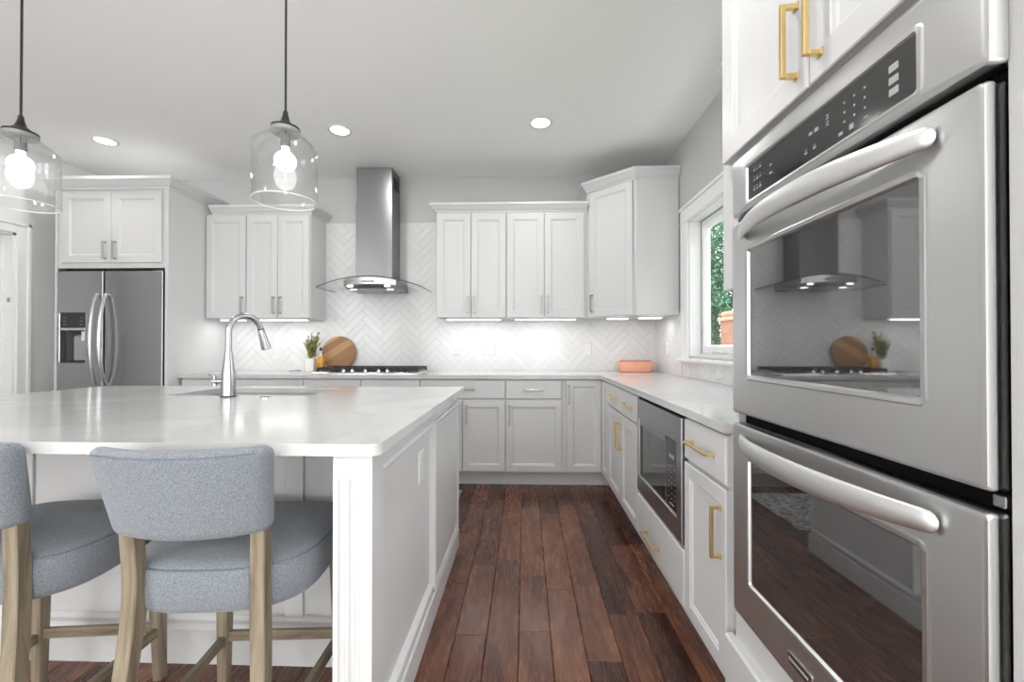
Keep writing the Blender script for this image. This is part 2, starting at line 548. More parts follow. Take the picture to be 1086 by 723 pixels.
def tube(bm, pts, rad, seg=12, cap=True, flat=None):
    """round (or elliptical, flat=(a,b) multipliers) tube along points; rad number or list"""
    pts = [Vector(p) for p in pts]
    n = len(pts)
    rads = rad if isinstance(rad, (list, tuple)) else [rad] * n
    loops = []
    up = None
    for i, p in enumerate(pts):
        t = (pts[min(i + 1, n - 1)] - pts[max(i - 1, 0)]).normalized()
        if up is None:
            up = Vector((0, 0, 1)) if abs(t.z) < 0.9 else Vector((1, 0, 0))
        s = t.cross(up)
        if s.length < 1e-6:
            s = Vector((1, 0, 0))
        s.normalize()
        u = s.cross(t).normalized()
        up = u
        fa, fb = flat if flat else (1, 1)
        loops.append([bm.verts.new(p + s * (math.cos(2 * PI * k / seg) * rads[i] * fa) + u * (math.sin(2 * PI * k / seg) * rads[i] * fb)) for k in range(seg)])
    for a, b_ in zip(loops, loops[1:]):
        bridge(bm, a, b_)
    if cap:
        bm.faces.new(loops[0]); bm.faces.new(loops[-1])
    return bm

def rrect(u0, u1, v0, v1, r, k):
    if k == 0:
        return [(u0, v0), (u1, v0), (u1, v1), (u0, v1)]
    out = []
    r = max(r, 1e-5)
    for cx, cy, a0 in ((u0 + r, v0 + r, PI), (u1 - r, v0 + r, 1.5 * PI), (u1 - r, v1 - r, 0), (u0 + r, v1 - r, 0.5 * PI)):
        for i in range(k + 1):
            a = a0 + (PI / 2) * i / k
            out.append((cx + r * math.cos(a), cy + r * math.sin(a)))
    return out

def relief(bm, O, U, V, N, loops, k=0, cap0=True, cap1=True):
    """stack of (rounded) rectangles (u0,u1,v0,v1,r,n) joined one after the other"""
    O, U, V, N = Vector(O), Vector(U), Vector(V), Vector(N)
    prev = None
    for i, (u0, u1, v0, v1, r, n) in enumerate(loops):
        L = [bm.verts.new(O + U * a + V * b_ + N * n) for a, b_ in rrect(u0, u1, v0, v1, r, k)]
        if prev:
            bridge(bm, prev, L)
        if i == 0 and cap0: bm.faces.new(L)
        prev = L
    if cap1: bm.faces.new(prev)
    return bm

X, Y, Z = Vector((1, 0, 0)), Vector((0, 1, 0)), Vector((0, 0, 1))

def shaker(O, U, N, w, h, t=0.022, rail=0.058):
    """five-piece door: raised frame, stepped bead, recessed flat panel; O = lower left back corner"""
    bm = B()
    r = rail
    def ins(d, n): return (d, w - d, d, h - d, 0, n)
    relief(bm, O, U, Z, N, [ins(0, 0), ins(0, t - 0.003), ins(0.003, t), ins(r, t), ins(r + 0.003, t - 0.004), ins(r + 0.009, t - 0.005), ins(r + 0.013, t - 0.010)])
    return bm

def slab(O, U, N, w, h, t=0.022):
    bm = B()
    def ins(d, n): return (d, w - d, d, h - d, 0, n)
    relief(bm, O, U, Z, N, [ins(0, 0), ins(0, t - 0.006), ins(0.002, t - 0.004), ins(0.006, t)])
    return bm

def pull(c, A, N, length, proj=0.034, s=0.0105):
    """squared bar pull: bar along A, two posts into the face at c"""
    c, A, N = Vector(c), Vector(A).normalized(), Vector(N).normalized()
    S = A.cross(N)
    bm = B()
    obox(bm, c + N * (proj - s / 2), A, S, N, length, s, s, 0.0015)
    for sg in (-1, 1):
        obox(bm, c + A * sg * (length / 2 - s / 2) + N * ((proj - s) / 2), A, S, N, s, s, proj - s, 0.0012)
        obox(bm, c + A * sg * (length / 2 - s / 2) + N * 0.0015, A, S, N, s * 1.6, s * 1.6, 0.003, 0.0008)
    return bm

def sweep(bm, path, prof, side=1, closed_prof=True):
    """profile of (out, z) swept along a plan path, mitred; side=1: out is to the right of travel"""
    P = [Vector((p[0], p[1])) for p in path]
    n = len(P)
    loops = []
    for i in range(n):
        d0 = (P[i] - P[i - 1]).normalized() if i > 0 else None
        d1 = (P[i + 1] - P[i]).normalized() if i < n - 1 else None
        n0 = Vector((d0.y, -d0.x)) * side if d0 is not None else None
        n1 = Vector((d1.y, -d1.x)) * side if d1 is not None else None
        if n0 is None: m_ = n1
        elif n1 is None: m_ = n0
        else:
            m_ = (n0 + n1)
            m_ = m_ / max(0.2, m_.dot(n0))
        loops.append([bm.verts.new((P[i].x + m_.x * o, P[i].y + m_.y * o, z)) for o, z in prof])
    for a, b_ in zip(loops, loops[1:]):
        bridge(bm, a, b_)
    bm.faces.new(loops[0]); bm.faces.new(loops[-1])
    return bm

def prism(bm, pts, z0, z1):
    a = [bm.verts.new((p[0], p[1], z0)) for p in pts]
    b_ = [bm.verts.new((p[0], p[1], z1)) for p in pts]
    bridge(bm, a, b_)
    bm.faces.new(a); bm.faces.new(b_)
    return bm

# ------------------------------------------------------------------ setting dimensions
XR, XL = 1.238, -4.07          # right and left walls
YB, YF = 4.05, -8.05           # wall behind the cooktop, wall behind the camera
CH = 2.77                      # ceiling height
CT, CB = 0.914, 0.884          # worktop top / underside
YD = 3.452                     # front faces of the back base run
XD = 0.616                     # front faces of the right base run

# floor: staggered hand-scraped planks running away from the camera
def floor_planks():
    bm = B()
    lay = bm.verts.layers.float_color.new('tint')
    w, bev = 0.127, 0.0034
    x = -0.153 - w * 32
    rnd = random.Random(3)
    while x < 4.7:
        y = YF - rnd.random() * 0.9
        while y < YB + 0.1:
            l = rnd.choice((0.32, 0.42, 0.55, 0.62, 0.75, 0.9, 1.1))
            a, b_, c, d = max(x, XL - .15), min(x + w, XR + .2 if y > .2 else 4.7), y, y + l
            if b_ - a > 0.01:
                col = (rnd.random(), rnd.random(), rnd.random(), 1)
                lo = [bm.verts.new(p) for p in ((a, c, -0.004), (b_, c, -0.004), (b_, d, -0.004), (a, d, -0.004))]
                hi = [bm.verts.new(p) for p in ((a + bev, c + bev, 0), (b_ - bev, c + bev, 0), (b_ - bev, d - bev, 0), (a + bev, d - bev, 0))]
                for v in lo + hi:
                    v[lay] = col
                bridge(bm, lo, hi)
                bm.faces.new(hi)
            y += l
        x += w
    return bm
fl = struct('floor', floor_planks(), M['floor'])
M['bounce_sheet'] = simple('bounce_sheet_cream', (0.74, 0.73, 0.70), 0.95, noise=0.05, nscale=60, bump=.4, bscale=260)
bm = B(); box(bm, XL + .05, 4.45, YF + .05, -0.9, 0.0005, .012, .004); struct('floor_bounce_sheet', bm, M['bounce_sheet'])  # added unseen pale sheet behind the camera, bounces light up to the ceiling

bm = B(); prism(bm, [(XL - .2, YF - .2), (4.7, YF - .2), (4.7, .46), (XR + .2, .46), (XR + .2, YB + .2), (XL - .2, YB + .2)], CH, CH + 0.12); struct('ceiling', bm, M['ceiling'])
bm = B(); box(bm, XL - .2, XR + .2, YB, YB + .15, 0, CH); struct('wall_back', bm, M['wall'])
# right wall with the window opening
WY0, WY1, WZ0, WZ1 = 1.80, 3.24, 1.075, 2.10
bm = B()
box(bm, XR, XR + .16, WY1, YB, 0, CH); box(bm, XR, XR + .16, .30, WY0, 0, CH)
box(bm, XR + .16, 4.62, .30, .46, 0, CH)
box(bm, 4.5, 4.62, YF, -6.5, 0, CH); box(bm, 4.5, 4.62, -3.5, .30, 0, CH); box(bm, 4.5, 4.62, -6.5, -3.5, 0, .5); box(bm, 4.5, 4.62, -6.5, -3.5, 2.5, CH)  # added side wall, its unseen opening takes the right fill lamp
box(bm, XR, XR + .16, WY0, WY1, 0, WZ0); box(bm, XR, XR + .16, WY0, WY1, WZ1, CH)
struct('wall_right', bm, M['wall'])
# left wall with the door opening and an added, unseen window opening nearer the camera
DY0, DY1, DZ = 2.42, 3.26, 2.05
bm = B()
box(bm, XL - .15, XL, DY1, YB, 0, CH); box(bm, XL - .15, XL, -1.5, DY0, 0, CH)
box(bm, XL - .15, XL, DY0, DY1, DZ, CH)
box(bm, XL - .15, XL, YF, -4.5, 0, CH); box(bm, XL - .15, XL, -4.5, -1.5, 0, 0.5); box(bm, XL - .15, XL, -4.5, -1.5, 2.5, CH)
M['wall_left_lit'] = simple('wall_paint_lit', (0.72, 0.72, 0.715), 0.75, bump=0.08, bscale=160)  # wall paint lightened to stand in for light the left wall lacks
struct('wall_left', bm, M['wall_left_lit'])
bm = B()
for xa, xb in ((XL - .2, -3.6), (-.8, .4), (3.6, 4.62)):
    box(bm, xa, xb, YF - .15, YF, 0, CH)
for xa, xb in ((-3.6, -.8), (.4, 3.6)):  # unseen openings added for the rear fill lamps
    box(bm, xa, xb, YF - .15, YF, 0, .5); box(bm, xa, xb, YF - .15, YF, 2.5, CH)
struct('wall_front', bm, M['trim'])

# ------------------------------------------------------------------ herringbone splashback
def clip(poly, a, b_, c):
    """keep a*x+b*y<=c"""
    out = []
    for i in range(len(poly)):
        p, q = poly[i], poly[(i + 1) % len(poly)]
        dp, dq = a * p[0] + b_ * p[1] - c, a * q[0] + b_ * q[1] - c
        if dp <= 0: out.append(p)
        if (dp < 0 < dq) or (dq < 0 < dp):
            t = dp / (dp - dq)
            out.append((p[0] + (q[0] - p[0]) * t, p[1] + (q[1] - p[1]) * t))
    return out

def herringbone(rects, to3, phase, Wt=0.0635, n=4, grout=0.0011, t=0.004):
    bm = B()
    lay = bm.verts.layers.float_color.new('tint')
    rnd = random.Random(5)
    c45 = math.sqrt(0.5)
    def rot(p):
        x, y = p[0] * Wt, p[1] * Wt
        return ((x - y) * c45 + phase[0], (x + y) * c45 + phase[1])
    tiles = []
    for j in range(-12, 12):
        for k in range(-70, 70):  # added unseen downlight rows, fill light from behind the camera
            ox, oy = k + 2 * n * j, k
            for (x0, x1, y0, y1) in ((ox, ox + n, oy, oy + 1), (ox + n, ox + n + 1, oy + 1 - n, oy + 1)):
                g = grout / Wt
                tiles.append([rot(p) for p in ((x0 + g, y0 + g), (x1 - g, y0 + g), (x1 - g, y1 - g), (x0 + g, y1 - g))])
    for (u0, u1, v0, v1) in rects:
        for tl in tiles:
            us = [p[0] for p in tl]; vs = [p[1] for p in tl]
            if max(us) < u0 or min(us) > u1 or max(vs) < v0 or min(vs) > v1:
                continue
            p = clip(clip(clip(clip(tl, -1, 0, -u0), 1, 0, u1), 0, -1, -v0), 0, 1, v1)
            if len(p) < 3:
                continue
            tint = rnd.random()
            lo = [bm.verts.new(to3(a, b_, 0.0)) for a, b_ in p]
            hi = [bm.verts.new(to3(a, b_, t)) for a, b_ in p]
            for v in lo + hi:
                v[lay] = (tint, tint, tint, 1)
            bridge(bm, lo, hi)
            bm.faces.new(hi)
    return bm

YT = YB - 0.004
bm = herringbone([(-2.883, -1.93, CT, 1.42), (-1.93, -0.79, CT, 2.335), (-0.79, XR - .008, CT, 1.42)],
                 lambda a, b_, t: (a, YT - t, b_), (-1.35, 1.0))
struct('wall_backsplash_tiles', bm, M['tile'])
bm = B()
box(bm, -2.883, XR, YT, YB, CT, 1.42); box(bm, -1.93, -0.79, YT, YB, 1.42, 2.338)
struct('wall_backsplash_grout', bm, M['grout'])
XT = XR - 0.004
bm = herringbone([(1.30, 3.36, CT, 1.03), (3.37, YB - .009, CT, 1.42)], lambda a, b_, t: (XT - t, a, b_), (3.6, 1.0))
struct('wall_right_tiles', bm, M['tile'])
bm = B(); box(bm, XT, XR, 1.30, YB - .005, CT, 1.03); box(bm, XT, XR, 3.37, YB - .005, 1.03, 1.42)
struct('wall_right_grout', bm, M['grout'])

# ------------------------------------------------------------------ window in the right wall
def window_right():
    win = bpy.data.objects.new('window_1', None); COL.objects.link(win); win.location = (XR, (WY0 + WY1) / 2, WZ0); win['kind'] = 'structure'
    bm = B()
    cw = 0.125
    for (y0, y1) in ((WY1, WY1 + cw), (WY0 - cw, WY0)):
        box(bm, XR - .020, XR, y0, y1, WZ0 - .02, WZ1, 0.003)
    box(bm, XR - .022, XR, WY0 - cw, WY1 + cw, WZ1, WZ1 + .095, 0.003)
    box(bm, XR - .034, XR, WY0 - cw - .012, WY1 + cw + .012, WZ1 + .095, WZ1 + .118, 0.004)
    box(bm, XR - .030, XR, WY0 - cw, WY1 + cw, WZ1 - .006, WZ1 + .006, 0.002)
    obj('casing', bm, M['trim'], win)
    bm = B()
    box(bm, XR - .045, XR + .13, WY0 - cw - .02, WY1 + cw + .02, WZ0 - .040, WZ0 - .018, 0.005)
    box(bm, XR - .016, XR, WY0 - cw, WY1 + cw, WZ0 - .050, WZ0 - .040, 0.002)
    obj('sill', bm, M['trim'], win)
    bm = B()
    box(bm, XR, XR + .14, WY1 - .012, WY1, WZ0 - .018, WZ1); box(bm, XR, XR + .14, WY0, WY0 + .012, WZ0 - .018, WZ1)
    box(bm, XR, XR + .14, WY0, WY1, WZ1 - .012, WZ1); box(bm, XR + .06, XR + .14, WY0, WY1, WZ0 - .018, WZ0 + .02)
    obj('jamb', bm, M['trim'], win)
    gx = XR + .10
    ym = (WY0 + WY1) / 2
    for (y0, y1) in ((ym + .012, WY1 - .016), (WY0 + .016, ym - .012)):
        bm = B()
        relief(bm, (gx + .03, y1, WZ0 + .022), (0, -1, 0), Z, (-1, 0, 0),
               [(0, y1 - y0, 0, WZ1 - WZ0 - .04, 0, 0), (0, y1 - y0, 0, WZ1 - WZ0 - .04, 0, .04), (.004, y1 - y0 - .004, .004, WZ1 - WZ0 - .044, 0, .044),
                (.036, y1 - y0 - .036, .050, WZ1 - WZ0 - .085, 0, .044), (.050, y1 - y0 - .050, .062, WZ1 - WZ0 - .10, 0, .020), (.050, y1 - y0 - .050, .062, WZ1 - WZ0 - .10, 0, .0)], cap0=False, cap1=False)
        s = obj('sash', bm, M['trim'], win)
        bm = B()
        box(bm, gx - .018, gx - .0145, y1 - .003, y1 + .0025, WZ0 + .02, WZ1 - .014); box(bm, gx - .018, gx - .0145, y0, y1, WZ1 - .0185, WZ1 - .013)
        obj('seal', bm, M['mark_dim'], s)
        bm = B(); box(bm, gx + .014, gx + .018, y0 + .048, y1 - .048, WZ0 + .08, WZ1 - .11)
        obj('pane', bm, M['glass_window'], s)
        bm = B()
        for zz in (WZ0 + .16, WZ1 - .18):
            box(bm, gx - .018, gx - .010, y1 - .006, y1 + .004, zz, zz + .035)
        obj('hinge', bm, M['nickel'], s)
        bm = B()
        box(bm, gx - .034, gx - .010, (y0 + y1) / 2 - .035, (y0 + y1) / 2 + .035, WZ0 + .022, WZ0 + .04, .004)
        tube(bm, [(gx - .03, (y0 + y1) / 2, WZ0 + .035), (gx - .05, (y0 + y1) / 2 + .03, WZ0 + .040), (gx - .055, (y0 + y1) / 2 + .07, WZ0 + .034)], .006, 8)
        obj('crank', bm, M['plate'], s)
window_right()

# crown strip at the ceiling along the right wall, beside the oven cabinet
CROWN = [(0, 0), (0.008, 0), (0.012, 0.014), (0.030, 0.030), (0.052, 0.055), (0.060, 0.062), (0.060, 0.080), (0, 0.080)]
bm = B()
sweep(bm, [(XR, 1.36), (XR, 2.53)], [(o * 1.9, CH - .08 + z) for o, z in CROWN], side=-1)
struct('trim_1', bm, M['trim'])

# ------------------------------------------------------------------ door in the left wall
bm = B()
for (y0, y1, z0, z1) in ((DY1, DY1 + .09, 0, DZ + .09), (DY0 - .09, DY0, 0, DZ + .09)):
    box(bm, XL, XL + .018, y0, y1, z0, z1, .002)
    box(bm, XL, XL + .028, (y1 - .024) if y0 >= DY1 else y0, y1 if y0 >= DY1 else y0 + .024, z0, z1, .003)
box(bm, XL, XL + .018, DY0, DY1, DZ, DZ + .09, .002)
box(bm, XL, XL + .028, DY0 - .09, DY1 + .09, DZ + .066, DZ + .09, .003)
struct('trim_2', bm, M['trim'])
bm = B()
box(bm, XL - .15, XL, DY1 - .018, DY1, 0, DZ); box(bm, XL - .15, XL, DY0, DY0 + .018, 0, DZ); box(bm, XL - .15, XL, DY0, DY1, DZ - .018, DZ)
box(bm, XL - .105, XL - .07, DY1 - .032, DY1 - .018, 0, DZ - .018)
struct('trim_3', bm, M['trim'])
bm = shaker((XL - .145, DY0 + .02, 0.008), Y, X, DY1 - DY0 - .04, 0.98, .036, .11)
b2 = shaker((XL - .145, DY0 + .02, 0.99), Y, X, DY1 - DY0 - .04, 1.035, .036, .11)
me_ = bpy.data.meshes.new('tmp'); b2.to_mesh(me_); bm.from_mesh(me_); b2.free(); bpy.data.meshes.remove(me_)
door1 = struct('door_1', bm, M['trim'])
bm = B()
box(bm, XL - .04, XL - .02, DY1 - .024, DY1 - .016, 1.50, 1.535, .001)
obj('strike_plate', bm, M['nickel'], door1)
bm = B()
lathe(bm, [(0.001, 0), (.02, .002), (.027, .014), (.024, .03), (.012, .038), (.011, .06)], 0, 0, 20)
bmesh.ops.rotate(bm, verts=bm.verts, cent=(0, 0, 0), matrix=Matrix.Rotation(-PI / 2, 3, 'Y'))
bmesh.ops.translate(bm, verts=bm.verts, vec=(XL - .050, DY0 + .09, 0.95))
obj('door_knob', bm, M['nickel'], door1, smooth=True)
bm = B(); box(bm, XL, XL + .014, DY1 + .09, YB, 0, .13, .003); struct('baseboard_left', bm, M['trim'])

# ------------------------------------------------------------------ base cabinets
def base_body(root, x0, x1, y0, y1, toe, m=None):
    """carcass with recessed toe board; toe = '-y' or '-x' front"""
    bm = B()
    box(bm, x0, x1, y0, y1, 0.115, CB - .004)
    if toe == '-y':
        box(bm, x0, x1, y0 + .068, y1, 0, 0.115)
    else:
        box(bm, x0 + .055, x1, y0, y1, 0, 0.115)
    return obj('body', bm, M['cabinet'], root)

YF0 = YD + .022            # face plane of back-run carcasses
G = 0.0022
PULL_V, PULL_H = 0.155, 0.155

def back_unit(name, label, x0, x1, fronts, pullm='nickel'):
    root = thing(name, label, 'cabinet', ((x0 + x1) / 2, YF0, 0), 'base cabinets along the back wall')
    base_body(root, x0 + .0005, x1 - .0005, YF0, YB - .006, '-y')
    for f in fronts:
        kind, a, b_, z0, z1, h = f
        if kind == 'door':
            d = obj('door', shaker((a + G, YF0, z0), X, -Y, b_ - a - 2 * G, z1 - z0, rail=.052), M['cabinet'], root)
            if h:
                hx = a + .033 if h[0] == 'l' else b_ - .033
                obj('handle', pull((hx, YF0 - .022, z1 - .115), Z, -Y, PULL_V), M[h[1]], d)
        else:
            d = obj('drawer', slab((a + G, YF0, z0), X, -Y, b_ - a - 2 * G, z1 - z0), M['cabinet'], root)
            if h:
                obj('handle', pull(((a + b_) / 2, YF0 - .022, (z0 + z1) / 2), X, -Y, PULL_H if b_ - a < .5 else .19), M[h[1]], d)
    return root

DB, DT, FB, FT = 0.130, 0.706, 0.720, 0.873
back_unit('drawer_cabinet', 'white base cabinet beside the refrigerator panel, at the far left end of the back run', -2.872, -2.41,
          [('drawer', -2.87, -2.41, FB, FT, ('c', 'nickel')), ('drawer', -2.87, -2.41, .43, .706, ('c', 'nickel')), ('drawer', -2.87, -2.41, DB, .42, ('c', 'nickel'))])
back_unit('base_cabinet', 'white base cabinet left of the cooktop, behind the faucet', -2.41, -1.835,
          [('drawer', -2.41, -1.835, FB, FT, ('c', 'nickel')), ('door', -2.41, -2.122, DB, DT, ('r', 'nickel')), ('door', -2.122, -1.835, DB, DT, ('l', 'nickel'))])
back_unit('cooktop_cabinet', 'white base cabinet under the gas cooktop with two blank top fronts', -1.835, -0.862,
          [('drawer', -1.835, -1.352, FB, FT, None), ('drawer', -1.352, -.862, FB, FT, None), ('door', -1.835, -1.352, DB, DT, ('r', 'nickel')), ('door', -1.352, -.862, DB, DT, ('l', 'nickel'))])
back_unit('base_cabinet', 'white base cabinet right of the cooktop, partly hidden by the island', -0.862, -0.161,
          [('drawer', -.862, -.161, FB, FT, ('c', 'nickel')), ('door', -.862, -.512, DB, DT, ('r', 'champagne')), ('door', -.512, -.161, DB, DT, ('l', 'champagne'))])
back_unit('base_cabinet', 'white one-door base cabinet with wide drawer, next to the corner cabinet', -0.161, 0.330,
          [('drawer', -.161, .298, FB, FT, ('c', 'nickel')), ('door', -.161, .298, DB, DT, ('l', 'nickel'))])

# corner cabinet with two leaves meeting in the inside corner
root = thing('corner_cabinet', 'white corner base cabinet with two tall leaves meeting in the corner', 'cabinet', (XD + .1, YD + .1, 0))
XF0 = XD + .022
bm = B()
prism(bm, [(.3305, YF0), (XF0, YF0), (XF0, 3.188), (XR - .006, 3.188), (XR - .006, YB - .006), (.3305, YB - .006)], .115, CB - .004)
prism(bm, [(.3305, YF0 + .068), (XF0 + .055, YF0 + .068), (XF0 + .055, 3.188), (XR - .006, 3.188), (XR - .006, YB - .006), (.3305, YB - .006)], 0, .115)
obj('body', bm, M['cabinet'], root)
d = obj('door', shaker((.334, YF0, DB), X, -Y, XD - .334 - .001, FT - DB, rail=.052), M['cabinet'], root)
obj('handle', pull((.334 + .018, YF0 - .022, FT - .115), Z, -Y, .15), M['nickel'], d)
obj('door', shaker((XF0, YD - .003, DB), -Y, -X, YD - .003 - 3.189, FT - DB, rail=.05), M['cabinet'], root)

def right_unit(name, label, y0, y1, fronts, group='base cabinets along the window wall', yb0=None):
    """y0 far end, y1 near end"""
    root = thing(name, label, 'cabinet', (XF0, (y0 + y1) / 2, 0), group)
    base_body(root, XF0, XR - .006, y1 + .0005, y0 - .0005, '-x')
    for f in fronts:
        kind, a, b_, z0, z1, h = f      # a far, b_ near
        if kind == 'door':
            d = obj('door', shaker((XF0, a - G, z0), -Y, -X, a - b_ - 2 * G, z1 - z0, rail=.05), M['cabinet'], root)
            if h:
                hy = a - .035 if h == 'far' else b_ + .035
                obj('handle', pull((XD, hy, z1 - .14), Z, -X, .165), M['brass'], d)
        else:
            d = obj('drawer', slab((XF0, a - G, z0), -Y, -X, a - b_ - 2 * G, z1 - z0), M['cabinet'], root)
            obj('handle', pull((XD, (a + b_) / 2, (z0 + z1) / 2), Y, -X, .19), M['brass'], d)
    return root
right_unit('base_cabinet', 'white base cabinet with two small drawers over two doors, left of the microwave', 3.187, 2.357,
           [('drawer', 3.187, 2.765, FB, FT, 1), ('drawer', 2.765, 2.357, FB, FT, 1), ('door', 3.187, 2.765, DB, DT, 'near'), ('door', 2.765, 2.357, DB, DT, 'far')])
# microwave housing: low cabinet with a drawer, sides up to the worktop
root = thing('microwave_cabinet', 'white base cabinet housing the microwave over one wide drawer', 'cabinet', (XF0, 2.01, 0), 'base cabinets along the window wall')
bm = B()
box(bm, XF0, XR - .006, 1.672, 2.3565, .115, .360)
box(bm, XF0 + .055, XR - .006, 1.672, 2.3565, 0, .115)
box(bm, XF0, XR - .006, 1.672, 1.682, .36, CB - .004); box(bm, XF0, XR - .006, 2.350, 2.3565, .36, CB - .004)
box(bm, XR - .02, XR - .006, 1.682, 2.35, .36, CB - .004)
obj('body', bm, M['cabinet'], root)
d = obj('drawer', slab((XF0, 2.353, DB + .006), -Y, -X, 2.353 - 1.675, .352 - DB - .006), M['cabinet'], root)
obj('handle', pull((XD, 2.075, .215), Y, -X, .20), M['brass'], d)
right_unit('base_cabinet', 'white base cabinet with one drawer and one door, between microwave and ovens', 1.671, 1.327,
           [('drawer', 1.671, 1.327, FB, FT, 1), ('door', 1.671, 1.327, DB, DT, 'near')])

# ------------------------------------------------------------------ worktops
bm = B()
prism(bm, [(-2.882, YD - .020), (XD - .008, YD - .020), (XD - .008, 1.327), (.665, 1.327), (.665, 1.290), (XR - .010, 1.290), (XR - .010, YB - .010), (-2.882, YB - .010)], CB, CT)
es = [e for e in bm.edges if all(v.co.z > CT - .001 for v in e.verts)]
bmesh.ops.bevel(bm, geom=es, offset=.003, segments=2, affect='EDGES')
o = obj('worktop', bm, M['quartz'], origin=(0.3, 3.6, CB))
tag(o, 'white quartz worktop running along the back wall and under the window', 'countertop')

def plate_with_hole(outer, inner, z0, z1):
    bm = B()
    loops = []
    for pts in (outer, inner):
        vs = [bm.verts.new((x, y, z1)) for x, y in pts]
        for i in range(len(vs)):
            bm.edges.new((vs[i], vs[(i + 1) % len(vs)]))
        loops.append(vs)
    bmesh.ops.triangle_fill(bm, use_beauty=True, edges=bm.edges[:])
    top = bm.faces[:]
    for vs in loops:
        lo = [bm.verts.new((v.co.x, v.co.y, z0)) for v in vs]
        bridge(bm, vs, lo)
        for i in range(len(lo)):
            if bm.edges.get((lo[i], lo[(i + 1) % len(lo)])) is None:
                bm.edges.new((lo[i], lo[(i + 1) % len(lo)]))
    eb = [e for e in bm.edges if all(abs(v.co.z - z0) < 1e-6 for v in e.verts)]
    bmesh.ops.triangle_fill(bm, use_beauty=True, edges=eb)
    return bm

IX0, IX1, IY0, IY1 = -2.505, -0.354, 1.020, 2.465
SX0, SX1, SY0, SY1 = -1.725, -1.040, 1.985, 2.365
bm = plate_with_hole(rrect(IX0, IX1, IY0, IY1, .030, 6), rrect(SX0, SX1, SY0, SY1, .02, 4), CB, CT)
o = obj('island_worktop', bm, M['quartz'], origin=(-1.43, 1.74, CB), smooth=True, angle=30)
tag(o, 'white quartz island worktop with a sink cut-out near the faucet', 'countertop')

# ------------------------------------------------------------------ island
isl = thing('kitchen_island', 'white panelled kitchen island under the two glass pendants', 'island', (-1.42, 1.75, 0))
EX = -0.392
KY = 1.53
bm = B()
# carcass as a ring of walls so the sink bowl hangs free inside
box(bm, IX0 + .06, EX - .02, KY, KY + .03, 0, CB)
box(bm, IX0 + .06, EX - .02, IY1 - .06, IY1 - .03, .10, CB)
box(bm, IX0 + .06, EX - .02, IY1 - .10, IY1 - .06, 0, .10)
box(bm, IX0 + .06, IX0 + .09, KY, IY1 - .03, 0, CB)
box(bm, EX - .05, EX - .02, KY, IY1 - .03, 0, CB)
obj('body', bm, M['cabinet'], isl)
# seating side: battens and a stepped base board
for xx in (-2.36, -1.86, -1.34, -.84):
    bm = B(); box(bm, xx - .034, xx + .034, KY - .010, KY, .165, CB - .001, .003)
    obj('panel_batten', bm, M['cabinet'], isl)
def baseprof(h, t):
    return [(0, 0), (t, 0), (t, h * .70), (t * .8, h * .75), (t * .62, h * .80), (t * .62, h * .88), (t * .25, h * .95), (t * .2, h), (0, h)]
bm = B(); sweep(bm, [(IX0 + .06, KY), (EX - .05, KY)], baseprof(.175, .020), side=1)
obj('baseboard', bm, M['cabinet'], isl)
# end panel towards the aisle
bm = B()
yA, yB = 1.045, 1.795
w_ = yB - yA
relief(bm, (EX - .020, yA, 0.004), Y, Z, X,
       [(0, w_, 0, CB - .005, 0, 0), (0, w_, 0, CB - .005, 0, .020), (.085, w_, .118, .822, 0, .020), (.090, w_, .128, .812, 0, .026), (.100, w_, .138, .806, 0, .024),
        (.108, w_, .150, .797, 0, .006)])
obj('end_panel', bm, M['cabinet'], isl)
bm = B()
w2 = IY1 - .02 - yB
relief(bm, (EX - .020, yB - .005, 0.004), Y, Z, X, [(0, w2, 0, CB - .005, 0, 0), (0, w2, 0, CB - .005, 0, .018)])
relief(bm, (EX - .0019, yB - .005, 0.004), Y, Z, X,
       [(0, w2 - .021, .118, .825, 0, 0), (0, w2 - .021, .118, .825, 0, .010), (.005, w2 - .026, .123, .820, 0, .015), (.018, w2 - .039, .136, .807, 0, .010), (.021, w2 - .042, .139, .804, 0, .007)])
obj('end_panel', bm, M['cabinet'], isl)
bm = B(); box(bm, EX, EX + .012, yA + .02, IY1 - .025, .004, .105, .003)
obj('base_trim', bm, M['cabinet'], isl)
bm = B(); box(bm, EX - .045, EX - .0205, 1.06, KY - .001, .004, CB - .001, .001)
obj('inner_panel', bm, M['cabinet'], isl)
# fluted corner post
def fluted_post():
    bm = B()
    x0, x1, yf, yb = -.478, EX + .0125, 1.044, 1.128
    n, fw, gap = 3, .018, .009
    start = (x0 + x1) / 2 - (n * fw + (n - 1) * gap) / 2
    pts = [(x0, yb), (x0, yf)]
    for i in range(n):
        a = start + i * (fw + gap)
        for k in range(7):
            th = PI * k / 6
            pts.append((a + fw / 2 - fw / 2 * math.cos(th), yf + .008 * math.sin(th)))
    pts += [(x1, yf), (x1, yb)]
    prism(bm, pts, .16, .822)
    flat_ = [(x0, yb), (x0, yf), (x1, yf), (x1, yb)]
    prism(bm, flat_, .822, CB - .001); prism(bm, [(x0 - .006, yb), (x0 - .006, yf - .006), (x1 + .002, yf - .006), (x1 + .002, yb)], .001, .16)
    return bm
obj('corner_post', fluted_post(), M['cabinet'], isl)

